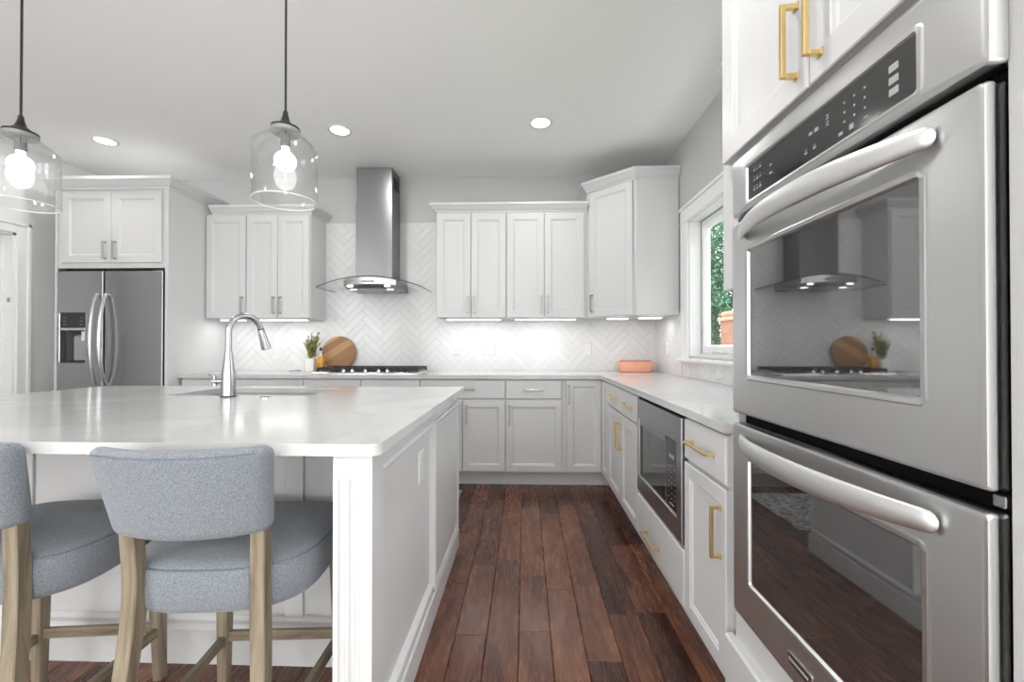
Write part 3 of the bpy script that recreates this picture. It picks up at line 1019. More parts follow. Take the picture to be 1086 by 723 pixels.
# outlets and covers
def outlet(name, label, O, U, N, w=.075, h=.118, kind='outlet'):
    O = Vector(O)
    root = thing(name, label, kind, O, None)
    U, N = Vector(U), Vector(N)
    bm = B()
    relief(bm, O - U * w / 2 - Z * h / 2, U, Z, N, [(0, w, 0, h, 0, 0), (0, w, 0, h, 0, .003), (.004, w - .004, .004, h - .004, 0, .006)])
    obj('cover_plate', bm, M['plate'], root)
    nn = max(1, round(w / .075))
    for i in range(nn):
        cu = -w / 2 + (i + .5) * w / nn
        for dz in (-.024, .024):
            bm = B()
            relief(bm, O + U * (cu - .017) + Z * (dz - .015) + N * .006, U, Z, N, [(0, .034, 0, .030, .006, 0), (0, .034, 0, .030, .006, .002)], k=3)
            rec = obj('receptacle', bm, M['plate'], root)
            for du in (-.007, .007):
                bm = B(); obox(bm, O + U * (cu + du) + Z * (dz + .003) + N * .0082, U, Z, N, .002, .008, .001)
                obj('slot', bm, M['mark_dim'], rec)
    return root
YO = YT - .004
outlet('outlet', 'white outlet on the splashback behind the faucet, left of the plant', (-2.384, YO, 1.14), X, -Y)
outlet('outlet', 'white single outlet on the splashback just right of the cooktop', (-.658, YO, 1.121), X, -Y)
outlet('outlet', 'white double-width outlet on the splashback under the middle upper cabinets', (-.342, YO, 1.121), X, -Y, w=.118)
outlet('outlet', 'white outlet on the splashback left of the peach dish', (.589, YO, 1.118), X, -Y)
outlet('outlet', 'white outlet on the tiled wall below the window sill', (XT - .004, 2.715, .985), Y, -X, h=.085)
outlet('outlet', 'white outlet on the tiled window wall near the room corner', (XT - .004, 3.70, 1.12), Y, -X)
outlet('outlet', 'white outlet on the end panel of the island', (EX - .016, 1.64, .685), Y, X)

# sink, faucet, air switch
sk = thing('sink', 'stainless undermount sink set in the island worktop behind the faucet', 'sink', ((SX0 + SX1) / 2, (SY0 + SY1) / 2, .66))
bm = B()
w_, h_ = SX1 - SX0, SY1 - SY0
relief(bm, (SX0, SY0, .66), X, Y, Z, [(-.02, w_ + .02, -.02, h_ + .02, .03, .2232), (-.002, w_ + .002, -.002, h_ + .002, .025, .2232), (.004, w_ - .004, .004, h_ - .004, .03, .21), (.008, w_ - .008, .008, h_ - .008, .04, .03), (.03, w_ - .03, .03, h_ - .03, .05, .004), (.2, w_ - .2, .15, h_ - .15, .02, 0)], k=4, cap0=False)
M['basin'] = brushed('sink_steel', (0.30, 0.30, 0.30), 0.33, (60, 60, 60))
obj('basin', bm, M['basin'], sk, smooth=True)
bm = B(); lathe(bm, [(.001, .664), (.03, .664), (.042, .668), (.045, .664)], (SX0 + SX1) / 2, (SY0 + SY1) / 2, 24)
obj('drain', bm, M['chrome'], sk, smooth=True)

FX, FY = -1.392, 1.95
fc = thing('faucet', 'tall brushed steel gooseneck faucet on the island worktop', 'faucet', (FX, FY, CT))
bm = B()
lathe(bm, [(.001, CT + .006), (.033, CT + .006), (.033, CT), (.001, CT)], FX, FY, 28); obj('base_ring', bm, M['black'], fc, smooth=True)
bm = B()
lathe(bm, [(.001, CT + .006), (.031, CT + .006), (.031, CT + .012), (.030, CT + .06), (.027, CT + .11), (.021, CT + .16), (.0165, CT + .205), (.0150, CT + .215)], FX, FY, 28)
obj('column', bm, M['faucet'], fc, smooth=True)
dirv = Vector((.40, .917, 0)).normalized()
R_ = .079
pts = [Vector((FX, FY, CT + .205)), Vector((FX, FY, CT + .25))]
zt = CT + .305
for i in range(0, 19):
    a = PI * (1 - i / 18 * .93)
    pts.append(Vector((FX, FY, 0)) + dirv * (R_ + R_ * math.cos(a)) + Vector((0, 0, zt + R_ * math.sin(a))))
bm = B(); tube(bm, pts, .0138, 16)
obj('spout', bm, M['faucet'], fc, smooth=True)
bm = B()
e0 = pts[-1]; dd = (pts[-1] - pts[-2]).normalized()
tube(bm, [e0, e0 + dd * .004, e0 + dd * .006, e0 + dd * .03, e0 + dd * .085, e0 + dd * .104, e0 + dd * .106], [.0145, .0145, .0152, .0165, .0215, .0225, .019], 18)
sp_ = obj('spray_head', bm, M['faucet'], fc, smooth=True)
bm = B(); tube(bm, [e0 - dd * .002, e0 + dd * .003], .0150, 16)
obj('collar', bm, M['black'], sp_, smooth=True)
bm = B()
zl = CT + .072
tube(bm, [(FX - .026, FY, zl), (FX - .075, FY, zl)], .0125, 14)
tube(bm, [(FX - .066, FY, zl - .022), (FX - .068, FY, zl + .024), (FX - .086, FY - .01, zl + .030)], [.010, .0085, .006], 12)
obj('lever', bm, M['faucet'], fc, smooth=True)
bm = B()
lathe(bm, [(.001, CT), (.024, CT), (.024, CT + .005), (.016, CT + .009), (.001, CT + .009)], -1.185, 1.905, 24)
o = obj('air_switch', bm, M['chrome'], origin=(-1.185, 1.905, CT), smooth=True)
tag(o, 'small round steel air switch button on the island worktop right of the faucet', 'switch')

# runner behind the island
bm = B(); box(bm, -2.15, -.50, 2.70, 3.36, .0005, .010, .003)
o = obj('runner_rug', bm, M['rug'], origin=(-1.32, 3.03, 0))
tag(o, 'grey speckled runner on the floor between island and cooktop cabinets', 'rug')

# ------------------------------------------------------------------ upper cabinets
YU = 3.73                    # door faces
YUF = YU + .022
UB, UT = 1.400, 2.328
def upper_unit(name, label, x0, x1, doors, group):
    root = thing(name, label, 'cabinet', ((x0 + x1) / 2, YUF, UB), group)
    bm = B(); box(bm, x0 + .0005, x1 - .0005, YUF, YB - .006, UB, UT + .012)
    obj('body', bm, M['cabinet'], root)
    for a, b_, h in doors:
        d = obj('door', shaker((a + G, YUF, UB + .003), X, -Y, b_ - a - 2 * G, UT - UB - .008, rail=.056), M['cabinet'], root)
        hx = a + .030 if h == 'l' else b_ - .030
        obj('handle', pull((hx, YU, UB + .115), Z, -Y, .15), M['nickel'], d)
    return root
UG = 'upper wall cabinets'
upper_unit('wall_cabinet', 'white one-door upper cabinet next to the refrigerator surround', -2.882, -2.508, [(-2.876, -2.510, 'r')], UG)
upper_unit('wall_cabinet', 'white two-door upper cabinet just left of the range hood', -2.508, -1.925, [(-2.506, -2.220, 'r'), (-2.220, -1.930, 'l')], UG)
upper_unit('wall_cabinet', 'white two-door upper cabinet just right of the range hood', -.792, -.167, [(-.785, -.480, 'r'), (-.480, -.169, 'l')], UG)
upper_unit('wall_cabinet', 'white two-door upper cabinet left of the tall corner cabinet', -.167, .545, [(-.163, .168, 'r'), (.168, .520, 'l')], UG)
CROWN_S = [(0, 0), (.006, 0), (.010, .012), (.022, .022), (.044, .050), (.052, .056), (.052, .076), (0, .076)]
bm = B(); sweep(bm, [(-1.925, YB - .006), (-1.925, YUF), (-2.832, YUF)], [(o_, UT + .008 + z) for o_, z in CROWN_S], side=-1)
struct('trim_4', bm, M['cabinet'])
bm = B(); sweep(bm, [(.545, YUF), (-.792, YUF), (-.792, YB - .006)], [(o_, UT + .008 + z) for o_, z in CROWN_S], side=-1)
struct('trim_5', bm, M['cabinet'])

# diagonal corner cabinet
DA, DBp = Vector((.555, YU + .010, 0)), Vector((.868, 3.440, 0))
root = thing('corner_wall_cabinet', 'tall white diagonal corner upper cabinet right of the other uppers', 'cabinet', (.9, 3.75, UB))
DTOP = 2.500
Nd = (DBp - DA).normalized(); Nout = Vector((Nd.y, -Nd.x, 0))
A_, B_ = DA - Nout * .022, DBp - Nout * .022
bm = B(); prism(bm, [(.548, YB - .006), (.548, A_.y + .005), (A_.x, A_.y), (B_.x, B_.y), (.895, 3.445), (XR - .006, 3.445), (XR - .006, YB - .006)], UB, DTOP)
obj('body', bm, M['cabinet'], root)
wd = (DBp - DA).length - .016
d = obj('door', shaker(A_ + Nd * .008 + Z * (UB + .003), Nd, Nout, wd, DTOP - UB - .012, rail=.056), M['cabinet'], root)
obj('handle', pull(DA + Nd * .040 + Z * (UB + .118), Z, Nout, .15), M['nickel'], d)
bm = B(); box(bm, .899, XR - .008, 3.433, 3.4445, UB + .001, DTOP - .004, .002)
obj('side_panel', bm, M['cabinet'], root)
bm = B(); sweep(bm, [(.548, YB - .006), (.548, A_.y), (B_.x + .008, 3.440), (XR - .006, 3.440)], [(o_ * 1.05, DTOP - .004 + z * 1.1) for o_, z in CROWN_S], side=1)
obj('crown', bm, M['cabinet'], root)

# under-cabinet light bars
def light_bar(label, x0, x1, y, power):
    root = thing('light_bar', label, 'light', ((x0 + x1) / 2, y, UB - .016), 'light bars under the upper cabinets')
    bm = B(); box(bm, x0, x1, y, y + .045, UB - .014, UB - .0005, .003)
    obj('housing', bm, M['plate'], root)
    bm = B(); box(bm, x0 + .012, x1 - .012, y - .003, y + .038, UB - .0185, UB - .0142, .002)
    obj('diffuser', bm, M['strip'], root)
    area('bar_lamp', ((x0 + x1) / 2, y + .02, UB - .021), (0, 0, 0), x1 - x0 - .03, .03, power, (1, .99, .975), parent=root)
light_bar('light bar under the one-door upper cabinet beside the refrigerator surround', -2.80, -2.56, 3.80, .45)
light_bar('light bar under the upper cabinet left of the range hood', -2.44, -1.98, 3.80, .8)
light_bar('light bar under the upper cabinet right of the range hood', -.72, -.21, 3.80, .8)
light_bar('light bar under the upper cabinet left of the tall corner one', -.10, .46, 3.80, .8)
light_bar('light bar under the tall corner cabinet', .70, .90, 3.70, .4)
light_bar('light bar under the tall corner cabinet beside the window wall', .95, 1.16, 3.60, .4)

# ------------------------------------------------------------------ refrigerator and its surround
FRX0, FRX1, FRY = -3.812, -2.922, 3.330
rt = thing('refrigerator_cabinet', 'tall white cabinet surround with two doors above the refrigerator', 'cabinet', (-3.36, 3.7, 0))
PX0, PX1 = -3.842, -2.885
CZ0, CZ1 = 1.785, 2.435
bm = B(); box(bm, PX0 + .022, PX1 - .026, 3.350, YB - .006, CZ0, CZ1); obj('body', bm, M['cabinet'], rt)
bm = B(); box(bm, PX1 - .026, PX1, 3.338, YB - .006, 0, CZ1 + .002, .001); obj('side_panel', bm, M['cabinet'], rt)
bm = B(); box(bm, PX0, PX0 + .022, 3.345, YB - .006, 0, CZ1, .001); obj('side_panel', bm, M['cabinet'], rt)
for a, b_, h in ((-3.768, -3.357, 'r'), (-3.353, -2.938, 'l')):
    d = obj('door', shaker((a, 3.350, 1.826), X, -Y, b_ - a, 2.408 - 1.826, rail=.060), M['cabinet'], rt)
    hx = b_ - .040 if h == 'r' else a + .040
    obj('handle', pull((hx, 3.328, 1.925), Z, -Y, .145), M['nickel'], d)
bm = B(); sweep(bm, [(PX1, YB - .006), (PX1, 3.345), (PX0 + .0, 3.345), (PX0, YB - .006)], [(o_ * 1.15, CZ1 - .012 + z * 1.2) for o_, z in CROWN_S], side=-1)
obj('crown', bm, M['cabinet'], rt)

fr = thing('refrigerator', 'stainless side-by-side refrigerator with water dispenser', 'refrigerator', (-3.367, 3.66, 0))
FT_ = 1.762
bm = B(); box(bm, FRX0 + .004, FRX1 - .004, FRY + .075, 4.02, .02, FT_ - .012, .004); obj('body', bm, M['shadow_box'], fr)
split = -3.416
dz0, dz1 = 1.010, 1.425
def fridge_door(x0, x1, hole=None):
    bm = B()
    t = .066
    if not hole:
        relief(bm, (x0, FRY + t, .06), X, Z, -Y, [(0, x1 - x0, 0, FT_ - .06, .004, 0), (0, x1 - x0, 0, FT_ - .06, .004, t - .018), (.004, x1 - x0 - .004, .002, FT_ - .062, .006, t - .006), (.016, x1 - x0 - .016, .006, FT_ - .066, .01, t)], k=3)
    else:
        hx0, hx1, hz0, hz1 = hole
        relief(bm, (x0, FRY + t, .06), X, Z, -Y, [(0, x1 - x0, 0, FT_ - .06, .004, 0), (0, x1 - x0, 0, FT_ - .06, .004, t - .018), (.004, x1 - x0 - .004, .002, FT_ - .062, .006, t - .006), (.012, x1 - x0 - .012, .006, FT_ - .066, .01, t),
                (hx0 - x0, hx1 - x0, hz0 - .06, hz1 - .06, .012, t), (hx0 - x0 + .004, hx1 - x0 - .004, hz0 - .056, hz1 - .064, .010, t - .004), (hx0 - x0 + .006, hx1 - x0 - .006, hz0 - .054, hz1 - .066, .01, .012)], k=3)
    return bm
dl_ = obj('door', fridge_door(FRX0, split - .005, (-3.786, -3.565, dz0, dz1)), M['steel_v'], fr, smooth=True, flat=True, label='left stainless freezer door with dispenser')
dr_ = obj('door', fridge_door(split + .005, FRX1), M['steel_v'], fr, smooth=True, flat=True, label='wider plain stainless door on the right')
def fridge_handle(x):
    n = 24
    pts, rr = [], []
    for i in range(n + 1):
        t = i / n
        z = .835 + (1.575 - .835) * t
        b_ = math.sin(PI * t)
        pts.append((x, FRY - .012 - .056 * b_ ** .75, z)); rr.append(.011 + .003 * b_)
    bm = B(); tube(bm, pts, rr, 14)
    for zz in (.842, 1.568):
        tube(bm, [(x, FRY - .014, zz), (x, FRY + .002, zz)], .013, 12)
    return bm
obj('handle', fridge_handle(split - .040), M['chrome'], dl_, smooth=True)
obj('handle', fridge_handle(split + .034), M['chrome'], dr_, smooth=True)
bm = B()
box(bm, -3.780, -3.571, FRY + .004, FRY + .05, 1.300, 1.420, .004)
pn = obj('dispenser_panel', bm, M['black'], dl_)
bm = B()
for i in range(3):
    for xx in (-3.755, -3.615):
        box(bm, xx, xx + .024, FRY + .002, FRY + .005, 1.322 + i * .028, 1.326 + i * .028)
obj('display_marking', bm, M['mark_dim'], dl_)
bm = B(); box(bm, -3.782, -3.569, FRY - .001, FRY + .050, 1.278, 1.298, .003); obj('dispenser_bar', bm, M['chrome'], dl_)
bm = B(); box(bm, -3.778, -3.573, FRY + .048, FRY + .053, 1.018, 1.276); box(bm, -3.778, -3.573, FRY + .004, FRY + .05, 1.016, 1.026, .002)
obj('dispenser_recess', bm, M['black'], dl_)
bm = B()
relief(bm, (-3.70, FRY + .046, 1.03), X, Z, -Y, [(0, .11, 0, .21, .01, 0), (.004, .106, .004, .20, .01, .012)], k=3)
obj('dispenser_paddle', bm, M['mark_dim'], dl_)
bm = B(); box(bm, -3.612, -3.580, FRY + .01, FRY + .04, 1.19, 1.27, .006); obj('dispenser_spout', bm, M['plate'], dl_)
bm = B(); box(bm, -3.06, -2.985, FRY - .0012, FRY + .001, 1.688, 1.697, .0004); obj('badge', bm, M['steel_dark'], dr_)
bm = B(); box(bm, FRX1 - .07, FRX1 - .004, FRY + .012, FRY + .10, FT_ + .0005, FT_ + .016, .004); box(bm, FRX0 + .004, FRX0 + .07, FRY + .012, FRY + .10, FT_ + .0005, FT_ + .016, .004)
obj('hinge_cover', bm, M['black'], fr)
bm = B(); box(bm, FRX0 + .01, FRX1 - .01, FRY + .05, FRY + .07, 0.0, .055); obj('toe_grille', bm, M['black'], fr)

# ------------------------------------------------------------------ range hood
HX = -1.366
hd = thing('range_hood', 'stainless chimney range hood with curved glass canopy above the cooktop', 'range hood', (HX, 3.85, 1.64))
CX0, CX1, CY0 = -1.535, -1.203, 3.795
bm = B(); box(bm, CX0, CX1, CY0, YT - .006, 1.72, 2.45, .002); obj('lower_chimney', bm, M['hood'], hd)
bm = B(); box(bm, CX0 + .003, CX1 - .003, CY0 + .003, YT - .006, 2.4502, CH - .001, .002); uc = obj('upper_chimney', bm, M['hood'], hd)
bm = B()
for i in range(4):
    for (xa, xb) in ((CX1 - .004, CX1 - .0015), (CX0 + .0015, CX0 + .004)):
        box(bm, xa, xb, CY0 + .05, CY0 + .20, 2.60 + i * .028, 2.616 + i * .028)
obj('vent_slot', bm, M['shadow_box'], uc)
def hood_glass():
    bm = B()
    hw, sag, zt = .468, .088, 1.758
    nx, ny = 28, 8
    def P(i, j, dz):
        u = -1 + 2 * i / nx
        v = j / ny
        yf = 3.615 + .045 * u * u            # front edge bows forward in the middle
        return (HX + hw * u, yf + (4.035 - yf) * v, zt - sag * u * u + dz)
    top = [[bm.verts.new(P(i, j, 0.0)) for j in range(ny + 1)] for i in range(nx + 1)]
    bot = [[bm.verts.new(P(i, j, -.007)) for j in range(ny + 1)] for i in range(nx + 1)]
    for i in range(nx):
        for j in range(ny):
            bm.faces.new((top[i][j], top[i + 1][j], top[i + 1][j + 1], top[i][j + 1]))
            bm.faces.new((bot[i][j], bot[i][j + 1], bot[i + 1][j + 1], bot[i + 1][j]))
    for i in range(nx):
        bm.faces.new((top[i][0], bot[i][0], bot[i + 1][0], top[i + 1][0])); bm.faces.new((top[i][ny], top[i + 1][ny], bot[i + 1][ny], bot[i][ny]))
    for j in range(ny):
        bm.faces.new((top[0][j], top[0][j + 1], bot[0][j + 1], bot[0][j])); bm.faces.new((top[nx][j], bot[nx][j], bot[nx][j + 1], top[nx][j + 1]))
    return bm
gl = obj('glass_canopy', hood_glass(), M['glass_hood'], hd, smooth=True)
# tinted polished rim of the canopy, which reads as a dark line from the front
def rim():
    bm = B()
    pts = []
    for i in range(29):
        u = -1 + 2 * i / 28
        pts.append((HX + .468 * u, 3.613 + .045 * u * u, 1.7545 - .088 * u * u))
    tube(bm, pts, .0042, 8)
    pts = [(HX + .468, 3.66 + t * .375, 1.6665) for t in (0, .5, 1)]
    tube(bm, pts, .0036, 8)
    pts = [(HX - .468, 3.66 + t * .375, 1.6665) for t in (0, .5, 1)]
    tube(bm, pts, .0030, 8)
    return bm
M['glass_edge'] = simple('glass_edge', (0.10, 0.11, 0.105), 0.1, noise=0.1)
obj('canopy_edge', rim(), M['glass_edge'], gl, smooth=True)
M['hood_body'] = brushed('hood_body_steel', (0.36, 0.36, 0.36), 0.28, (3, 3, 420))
def hood_body():
    bm = B()
    nx = 16
    x0, x1 = -1.590, -1.128
    yb = YT - .006
    top, bot = [], []
    rows = []
    for i in range(nx + 1):
        u = -1 + 2 * i / nx
        x = (x0 + x1) / 2 + (x1 - x0) / 2 * u
        xr = (x - HX) / .468
        zt = 1.758 - .088 * xr * xr - .0085
        yf = 3.632 + .030 * u * u
        rows.append([bm.verts.new(p) for p in ((x, yb, zt), (x, yf, zt), (x, yf + .006, 1.690 - .010 * u * u), (x, yf + .05, 1.655), (x, yb, 1.655))])
    for a, b_ in zip(rows, rows[1:]):
        bridge(bm, a, b_)
    bm.faces.new(rows[0]); bm.faces.new(rows[-1])
    return bm
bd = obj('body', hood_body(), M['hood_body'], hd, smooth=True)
bm = B(); box(bm, HX - .055, HX + .015, 3.6275, 3.636, 1.705, 1.718, .002); obj('logo_strip', bm, M['mark_dim'], bd)
for dx in (.03, .048):
    bm = B(); obox(bm, (HX + dx, 3.631, 1.712), X, Y, Z, .011, .008, .011, .002)
    obj('control_button', bm, M['black'], bd)
for dx in (-.165, .165):
    bm = B(); lathe(bm, [(.001, 1.6535), (.028, 1.6535), (.028, 1.6548)], HX + dx, 3.74, 20)
    obj('lamp', bm, M['hood_led'], hd)
    bm = B(); obox(bm, (HX + dx, 3.658, 1.674), X, Y + Z * -.9, Z, .05, .012, .006, .002)
    obj('lamp_lens', bm, M['hood_led'], hd)
    l = bpy.data.lights.new('hood_lamp', 'SPOT'); l.energy = 1.0; l.spot_size = 1.7; l.spot_blend = .6; l.shadow_soft_size = .03; l.color = (1, .98, .95)
    lo = bpy.data.objects.new('hood_lamp', l); COL.objects.link(lo); lo.parent = hd; lo.location = Vector((HX + dx, 3.76, 1.648)) - world_loc(hd); lo.rotation_euler = (math.radians(12), 0, 0)

# ------------------------------------------------------------------ gas cooktop
ck = thing('gas_cooktop', 'steel gas cooktop with black cast iron grates under the hood', 'cooktop', (HX, 3.77, CT))
KX0, KX1, KY0, KY1 = -1.822, -.905, 3.545, 3.975
bm = B()
relief(bm, (KX0, KY0, CT), X, Y, Z, [(0, KX1 - KX0, 0, KY1 - KY0, .015, .0003), (0, KX1 - KX0, 0, KY1 - KY0, .015, .006), (.012, KX1 - KX0 - .012, .012, KY1 - KY0 - .012, .012, .014), (.03, KX1 - KX0 - .03, .03, KY1 - KY0 - .03, .01, .010)], k=3)
obj('steel_tray', bm, M['steel'], ck, smooth=True)
gz0, gz1 = CT + .024, CT + .050
gw = (KX1 - KX0 - .03) / 3
for g in range(3):
    a = KX0 + .015 + g * gw + .003; b_ = a + gw - .006
    y0, y1 = KY0 + .078, KY1 - .015
    bm = B()
    for (xa, xb, ya, yb) in ((a, b_, y0, y0 + .012), (a, b_, y1 - .012, y1), (a, a + .012, y0, y1), (b_ - .012, b_, y0, y1)):
        box(bm, xa, xb, ya, yb, gz0, gz1, .002)
    for k in range(1, 5):
        xx = a + (b_ - a) * k / 5
        box(bm, xx - .005, xx + .005, y0, y1, gz0 + .008, gz1, .001)
    for yy in (y0 + (y1 - y0) * .33, y0 + (y1 - y0) * .66):
        box(bm, a, b_, yy - .005, yy + .005, gz0 + .008, gz1, .001)
    for xx in (a + .006, b_ - .006):
        for yy in (y0 + .006, y1 - .006):
            box(bm, xx - .007, xx + .007, yy - .007, yy + .007, CT + .012, gz0 + .004)
    obj('grate', bm, M['black_iron'], ck)
for i, (bx, by, r) in enumerate(((KX0 + .17, 3.66, .035), (KX0 + .17, 3.86, .045), (HX, 3.80, .060), (KX1 - .17, 3.66, .045), (KX1 - .17, 3.86, .035))):
    bm = B(); lathe(bm, [(.001, CT + .030), (r * .8, CT + .030), (r, CT + .026), (r, CT + .018), (r * 1.15, CT + .011)], bx, by, 20)
    obj('burner', bm, M['black_iron'], ck, smooth=True)
for i in range(5):
    bm = B(); kx = HX + (-.19, -.115, 0, .115, .19)[i]
    lathe(bm, [(.017, CT + .0125), (.017, CT + .030), (.0155, CT + .034), (.001, CT + .034)], kx, KY0 + .046, 18)
    obox(bm, (kx, KY0 + .046, CT + .038), X, Y, Z, .007, .030, .010, .002)
    obj('knob', bm, M['chrome'], ck, smooth=True)

# ------------------------------------------------------------------ things on the worktop
# plant
pt = thing('potted_herb', 'green rosemary sprigs in a white pot left of the round board', 'plant', (-2.012, 3.93, CT))
bm = B()
relief(bm, (-2.012, 3.93, CT), X, Y, Z, [(-.038, .038, -.038, .038, .012, .0005), (-.040, .040, -.040, .040, .012, .006), (-.045, .045, -.045, .045, .013, .118), (-.041, .041, -.041, .041, .011, .118), (-.040, .040, -.040, .040, .011, .104)], k=4)
obj('pot', bm, M['ceramic'], pt, smooth=True)
bm = B(); relief(bm, (-2.012, 3.93, CT + .1045), X, Y, Z, [(-.040, .040, -.040, .040, .011, 0), (-.03, .03, -.03, .03, .011, .006)], k=4); obj('soil', bm, M['soil'], pt)
bm = B()
rnd = random.Random(11)
for s in range(24):
    bx, by = -2.012 + rnd.uniform(-.025, .025), 3.93 + rnd.uniform(-.025, .025)
    h = rnd.uniform(.15, .255)
    lean = Vector((rnd.uniform(-.055, .075), rnd.uniform(-.03, .03), 0))
    n = 26
    pts = [Vector((bx, by, CT + .105)) + lean * (i / n) ** 1.4 + Z * (h * i / n) for i in range(n + 1)]
    tube(bm, pts, .0016, 5)
    for i in range(4, n + 1):
        for k in range(3):
            az = rnd.uniform(0, 2 * PI)
            dirl = (Vector((math.cos(az), math.sin(az), 0)) * .75 + Z * .85).normalized()
            sd = dirl.cross(Z).normalized() * .0032
            L_ = .032 * (1 - .45 * i / n) * rnd.uniform(.8, 1.2)
            p = pts[i]
            v = [bm.verts.new(q) for q in (p - sd * .6, p + dirl * L_ * .55 - sd, p + dirl * L_, p + dirl * L_ * .55 + sd, p + sd * .6)]
            bm.faces.new(v)
obj('sprigs', bm, M['leaf'], pt)

bt = thing('oil_bottle', 'square amber oil bottle with black stopper in front of the round board', 'bottle', (-1.905, 3.90, CT))
bm = B()
relief(bm, (-1.905, 3.90, CT), X, Y, Z, [(-.026, .026, -.026, .026, .008, .0005), (-.029, .029, -.029, .029, .009, .005), (-.029, .029, -.029, .029, .009, .118), (-.022, .022, -.022, .022, .012, .136), (-.013, .013, -.013, .013, .0125, .146)], k=4)
obj('glass_body', bm, M['oil'], bt, smooth=True)
bm = B(); lathe(bm, [(.0128, CT + .146), (.0115, CT + .152), (.0110, CT + .182), (.0135, CT + .184), (.0135, CT + .192), (.006, CT + .193)], -1.905, 3.90, 16); obj('neck', bm, M['bottle_neck'], bt, smooth=True)
bm = B(); lathe(bm, [(.010, CT + .193), (.0115, CT + .198), (.0115, CT + .212), (.008, CT + .220), (.001, CT + .222)], -1.905, 3.90, 16); obj('stopper', bm, M['rubber'], bt, smooth=True)

# round board leaning on the splashback
bm = B()
lathe(bm, [(.001, -.009), (.161, -.009), (.165, -.005), (.165, .005), (.161, .009), (.001, .009)], 0, 0, 56)
bmesh.ops.rotate(bm, verts=bm.verts, cent=(0, 0, 0), matrix=Matrix.Rotation(PI / 2, 3, 'X'))
o = obj('cutting_board', bm, M['board'], smooth=True)
o.rotation_euler = (math.radians(-7.2), 0, 0)
o.location = (-1.785, 4.012, CT + .1655)
tag(o, 'round striped wooden cutting board leaning on the tiles behind the cooktop', 'cutting board')

# small spoon
bm = B()
lathe(bm, [(.001, CT + .004), (.014, CT + .006), (.019, CT + .011), (.021, CT + .014), (.0185, CT + .0125), (.012, CT + .008), (.001, CT + .0065)], -2.085, 3.85, 18, sx=1.15, sy=.9)
tube(bm, [(-2.103, 3.85, CT + .012), (-2.13, 3.852, CT + .009), (-2.175, 3.855, CT + .004)], [.004, .003, .0034], 8)
o = obj('measuring_spoon', bm, M['bronze'], origin=(-2.085, 3.85, CT), smooth=True)
tag(o, 'small dark spoon lying on the worktop in front of the herb pot', 'spoon')

# peach ribbed dish
def dish(cx, cy):
    bm = B()
    seg = 352
    def loop(hx, hy, z, rib):
        L = []
        for i in range(seg):
            a = 2 * PI * i / seg
            c, s = math.cos(a), math.sin(a)
            e = 2 / 3.4
            rr = 1 + (rib * (.5 + .5 * math.cos(a * 44)) if rib else 0)
            L.append(bm.verts.new((cx + hx * rr * math.copysign(abs(c) ** e, c), cy + hy * rr * math.copysign(abs(s) ** e, s), z)))
        return L
    P = [(.128, .082, CT + .001, 0), (.134, .088, CT + .006, .012), (.145, .099, CT + .050, .034), (.149, .103, CT + .080, .030), (.152, .106, CT + .086, 0), (.152, .106, CT + .094, 0), (.142, .096, CT + .094, 0), (.126, .08, CT + .02, 0)]
    ls = [loop(*p) for p in P]
    for a, b_ in zip(ls, ls[1:]): bridge(bm, a, b_)
    bm.faces.new(ls[0]); bm.faces.new(ls[-1])
    return bm, loop
dh = thing('baking_dish', 'peach ribbed ceramic baking dish on the corner worktop', 'dish', (1.005, 3.90, CT))
bm, _ = dish(1.005, 3.90)
obj('bowl', bm, M['peach'], dh, smooth=True)
bm = B()
seg = 64; L0, L1, L2 = [], [], []
for i in range(seg):
    a = 2 * PI * i / seg; c, s = math.cos(a), math.sin(a); e = 2 / 3.2
    cx_, sy_ = math.copysign(abs(c) ** e, c), math.copysign(abs(s) ** e, s)
    L0.append(bm.verts.new((1.005 + .141 * cx_, 3.90 + .095 * sy_, CT + .0945))); L1.append(bm.verts.new((1.005 + .139 * cx_, 3.90 + .093 * sy_, CT + .102))); L2.append(bm.verts.new((1.005 + .12 * cx_, 3.90 + .075 * sy_, CT + .105)))
bridge(bm, L0, L1); bridge(bm, L1, L2); bm.faces.new(L2); bm.faces.new(L0)
obj('lid', bm, M['peach_rim'], dh, smooth=True)
for sg in (-1, 1):
    bm = B(); box(bm, 1.005 + sg * .148, 1.005 + sg * .170, 3.86, 3.94, CT + .072, CT + .090, .006, 3); obj('handle', bm, M['peach'], dh, smooth=True)

# ------------------------------------------------------------------ built-in microwave
mw = thing('microwave', 'built-in stainless framed microwave below the right worktop', 'microwave', (.9, 2.015, .372))
MY0, MY1, MZ0, MZ1 = 2.345, 1.687, .372, .868
mx = XD - .004
w_, h_ = MY0 - MY1, MZ1 - MZ0
bm = B(); box(bm, XF0 + .002, 1.18, MY1 + .02, MY0 - .02, MZ0 + .01, MZ1 - .02); obj('body', bm, M['shadow_box'], mw)
bm = B()
relief(bm, (XF0, MY0, MZ0), -Y, Z, -X, [(0, w_, 0, h_, 0, 0), (0, w_, 0, h_, 0, .022), (.003, w_ - .003, .003, h_ - .003, 0, .026), (.030, w_ - .055, .085, h_ - .105, 0, .026), (.033, w_ - .058, .088, h_ - .108, 0, .020), (.033, w_ - .058, .088, h_ - .108, 0, .004)], cap0=False, cap1=False)
obj('trim_frame', bm, M['steel_dark'], mw)
iw0, iw1, ih0, ih1 = .034, w_ - .059, .089, h_ - .109
du = iw0 + (iw1 - iw0) * .735
bm = B()
relief(bm, (XF0, MY0, MZ0), -Y, Z, -X, [(iw0, du - .002, ih0, ih1, 0, .005), (iw0, du - .002, ih0, ih1, 0, .016), (iw0 + .002, du - .004, ih0 + .002, ih1 - .002, 0, .018)])
md = obj('door', bm, M['glass_black'], mw)
bm = B()
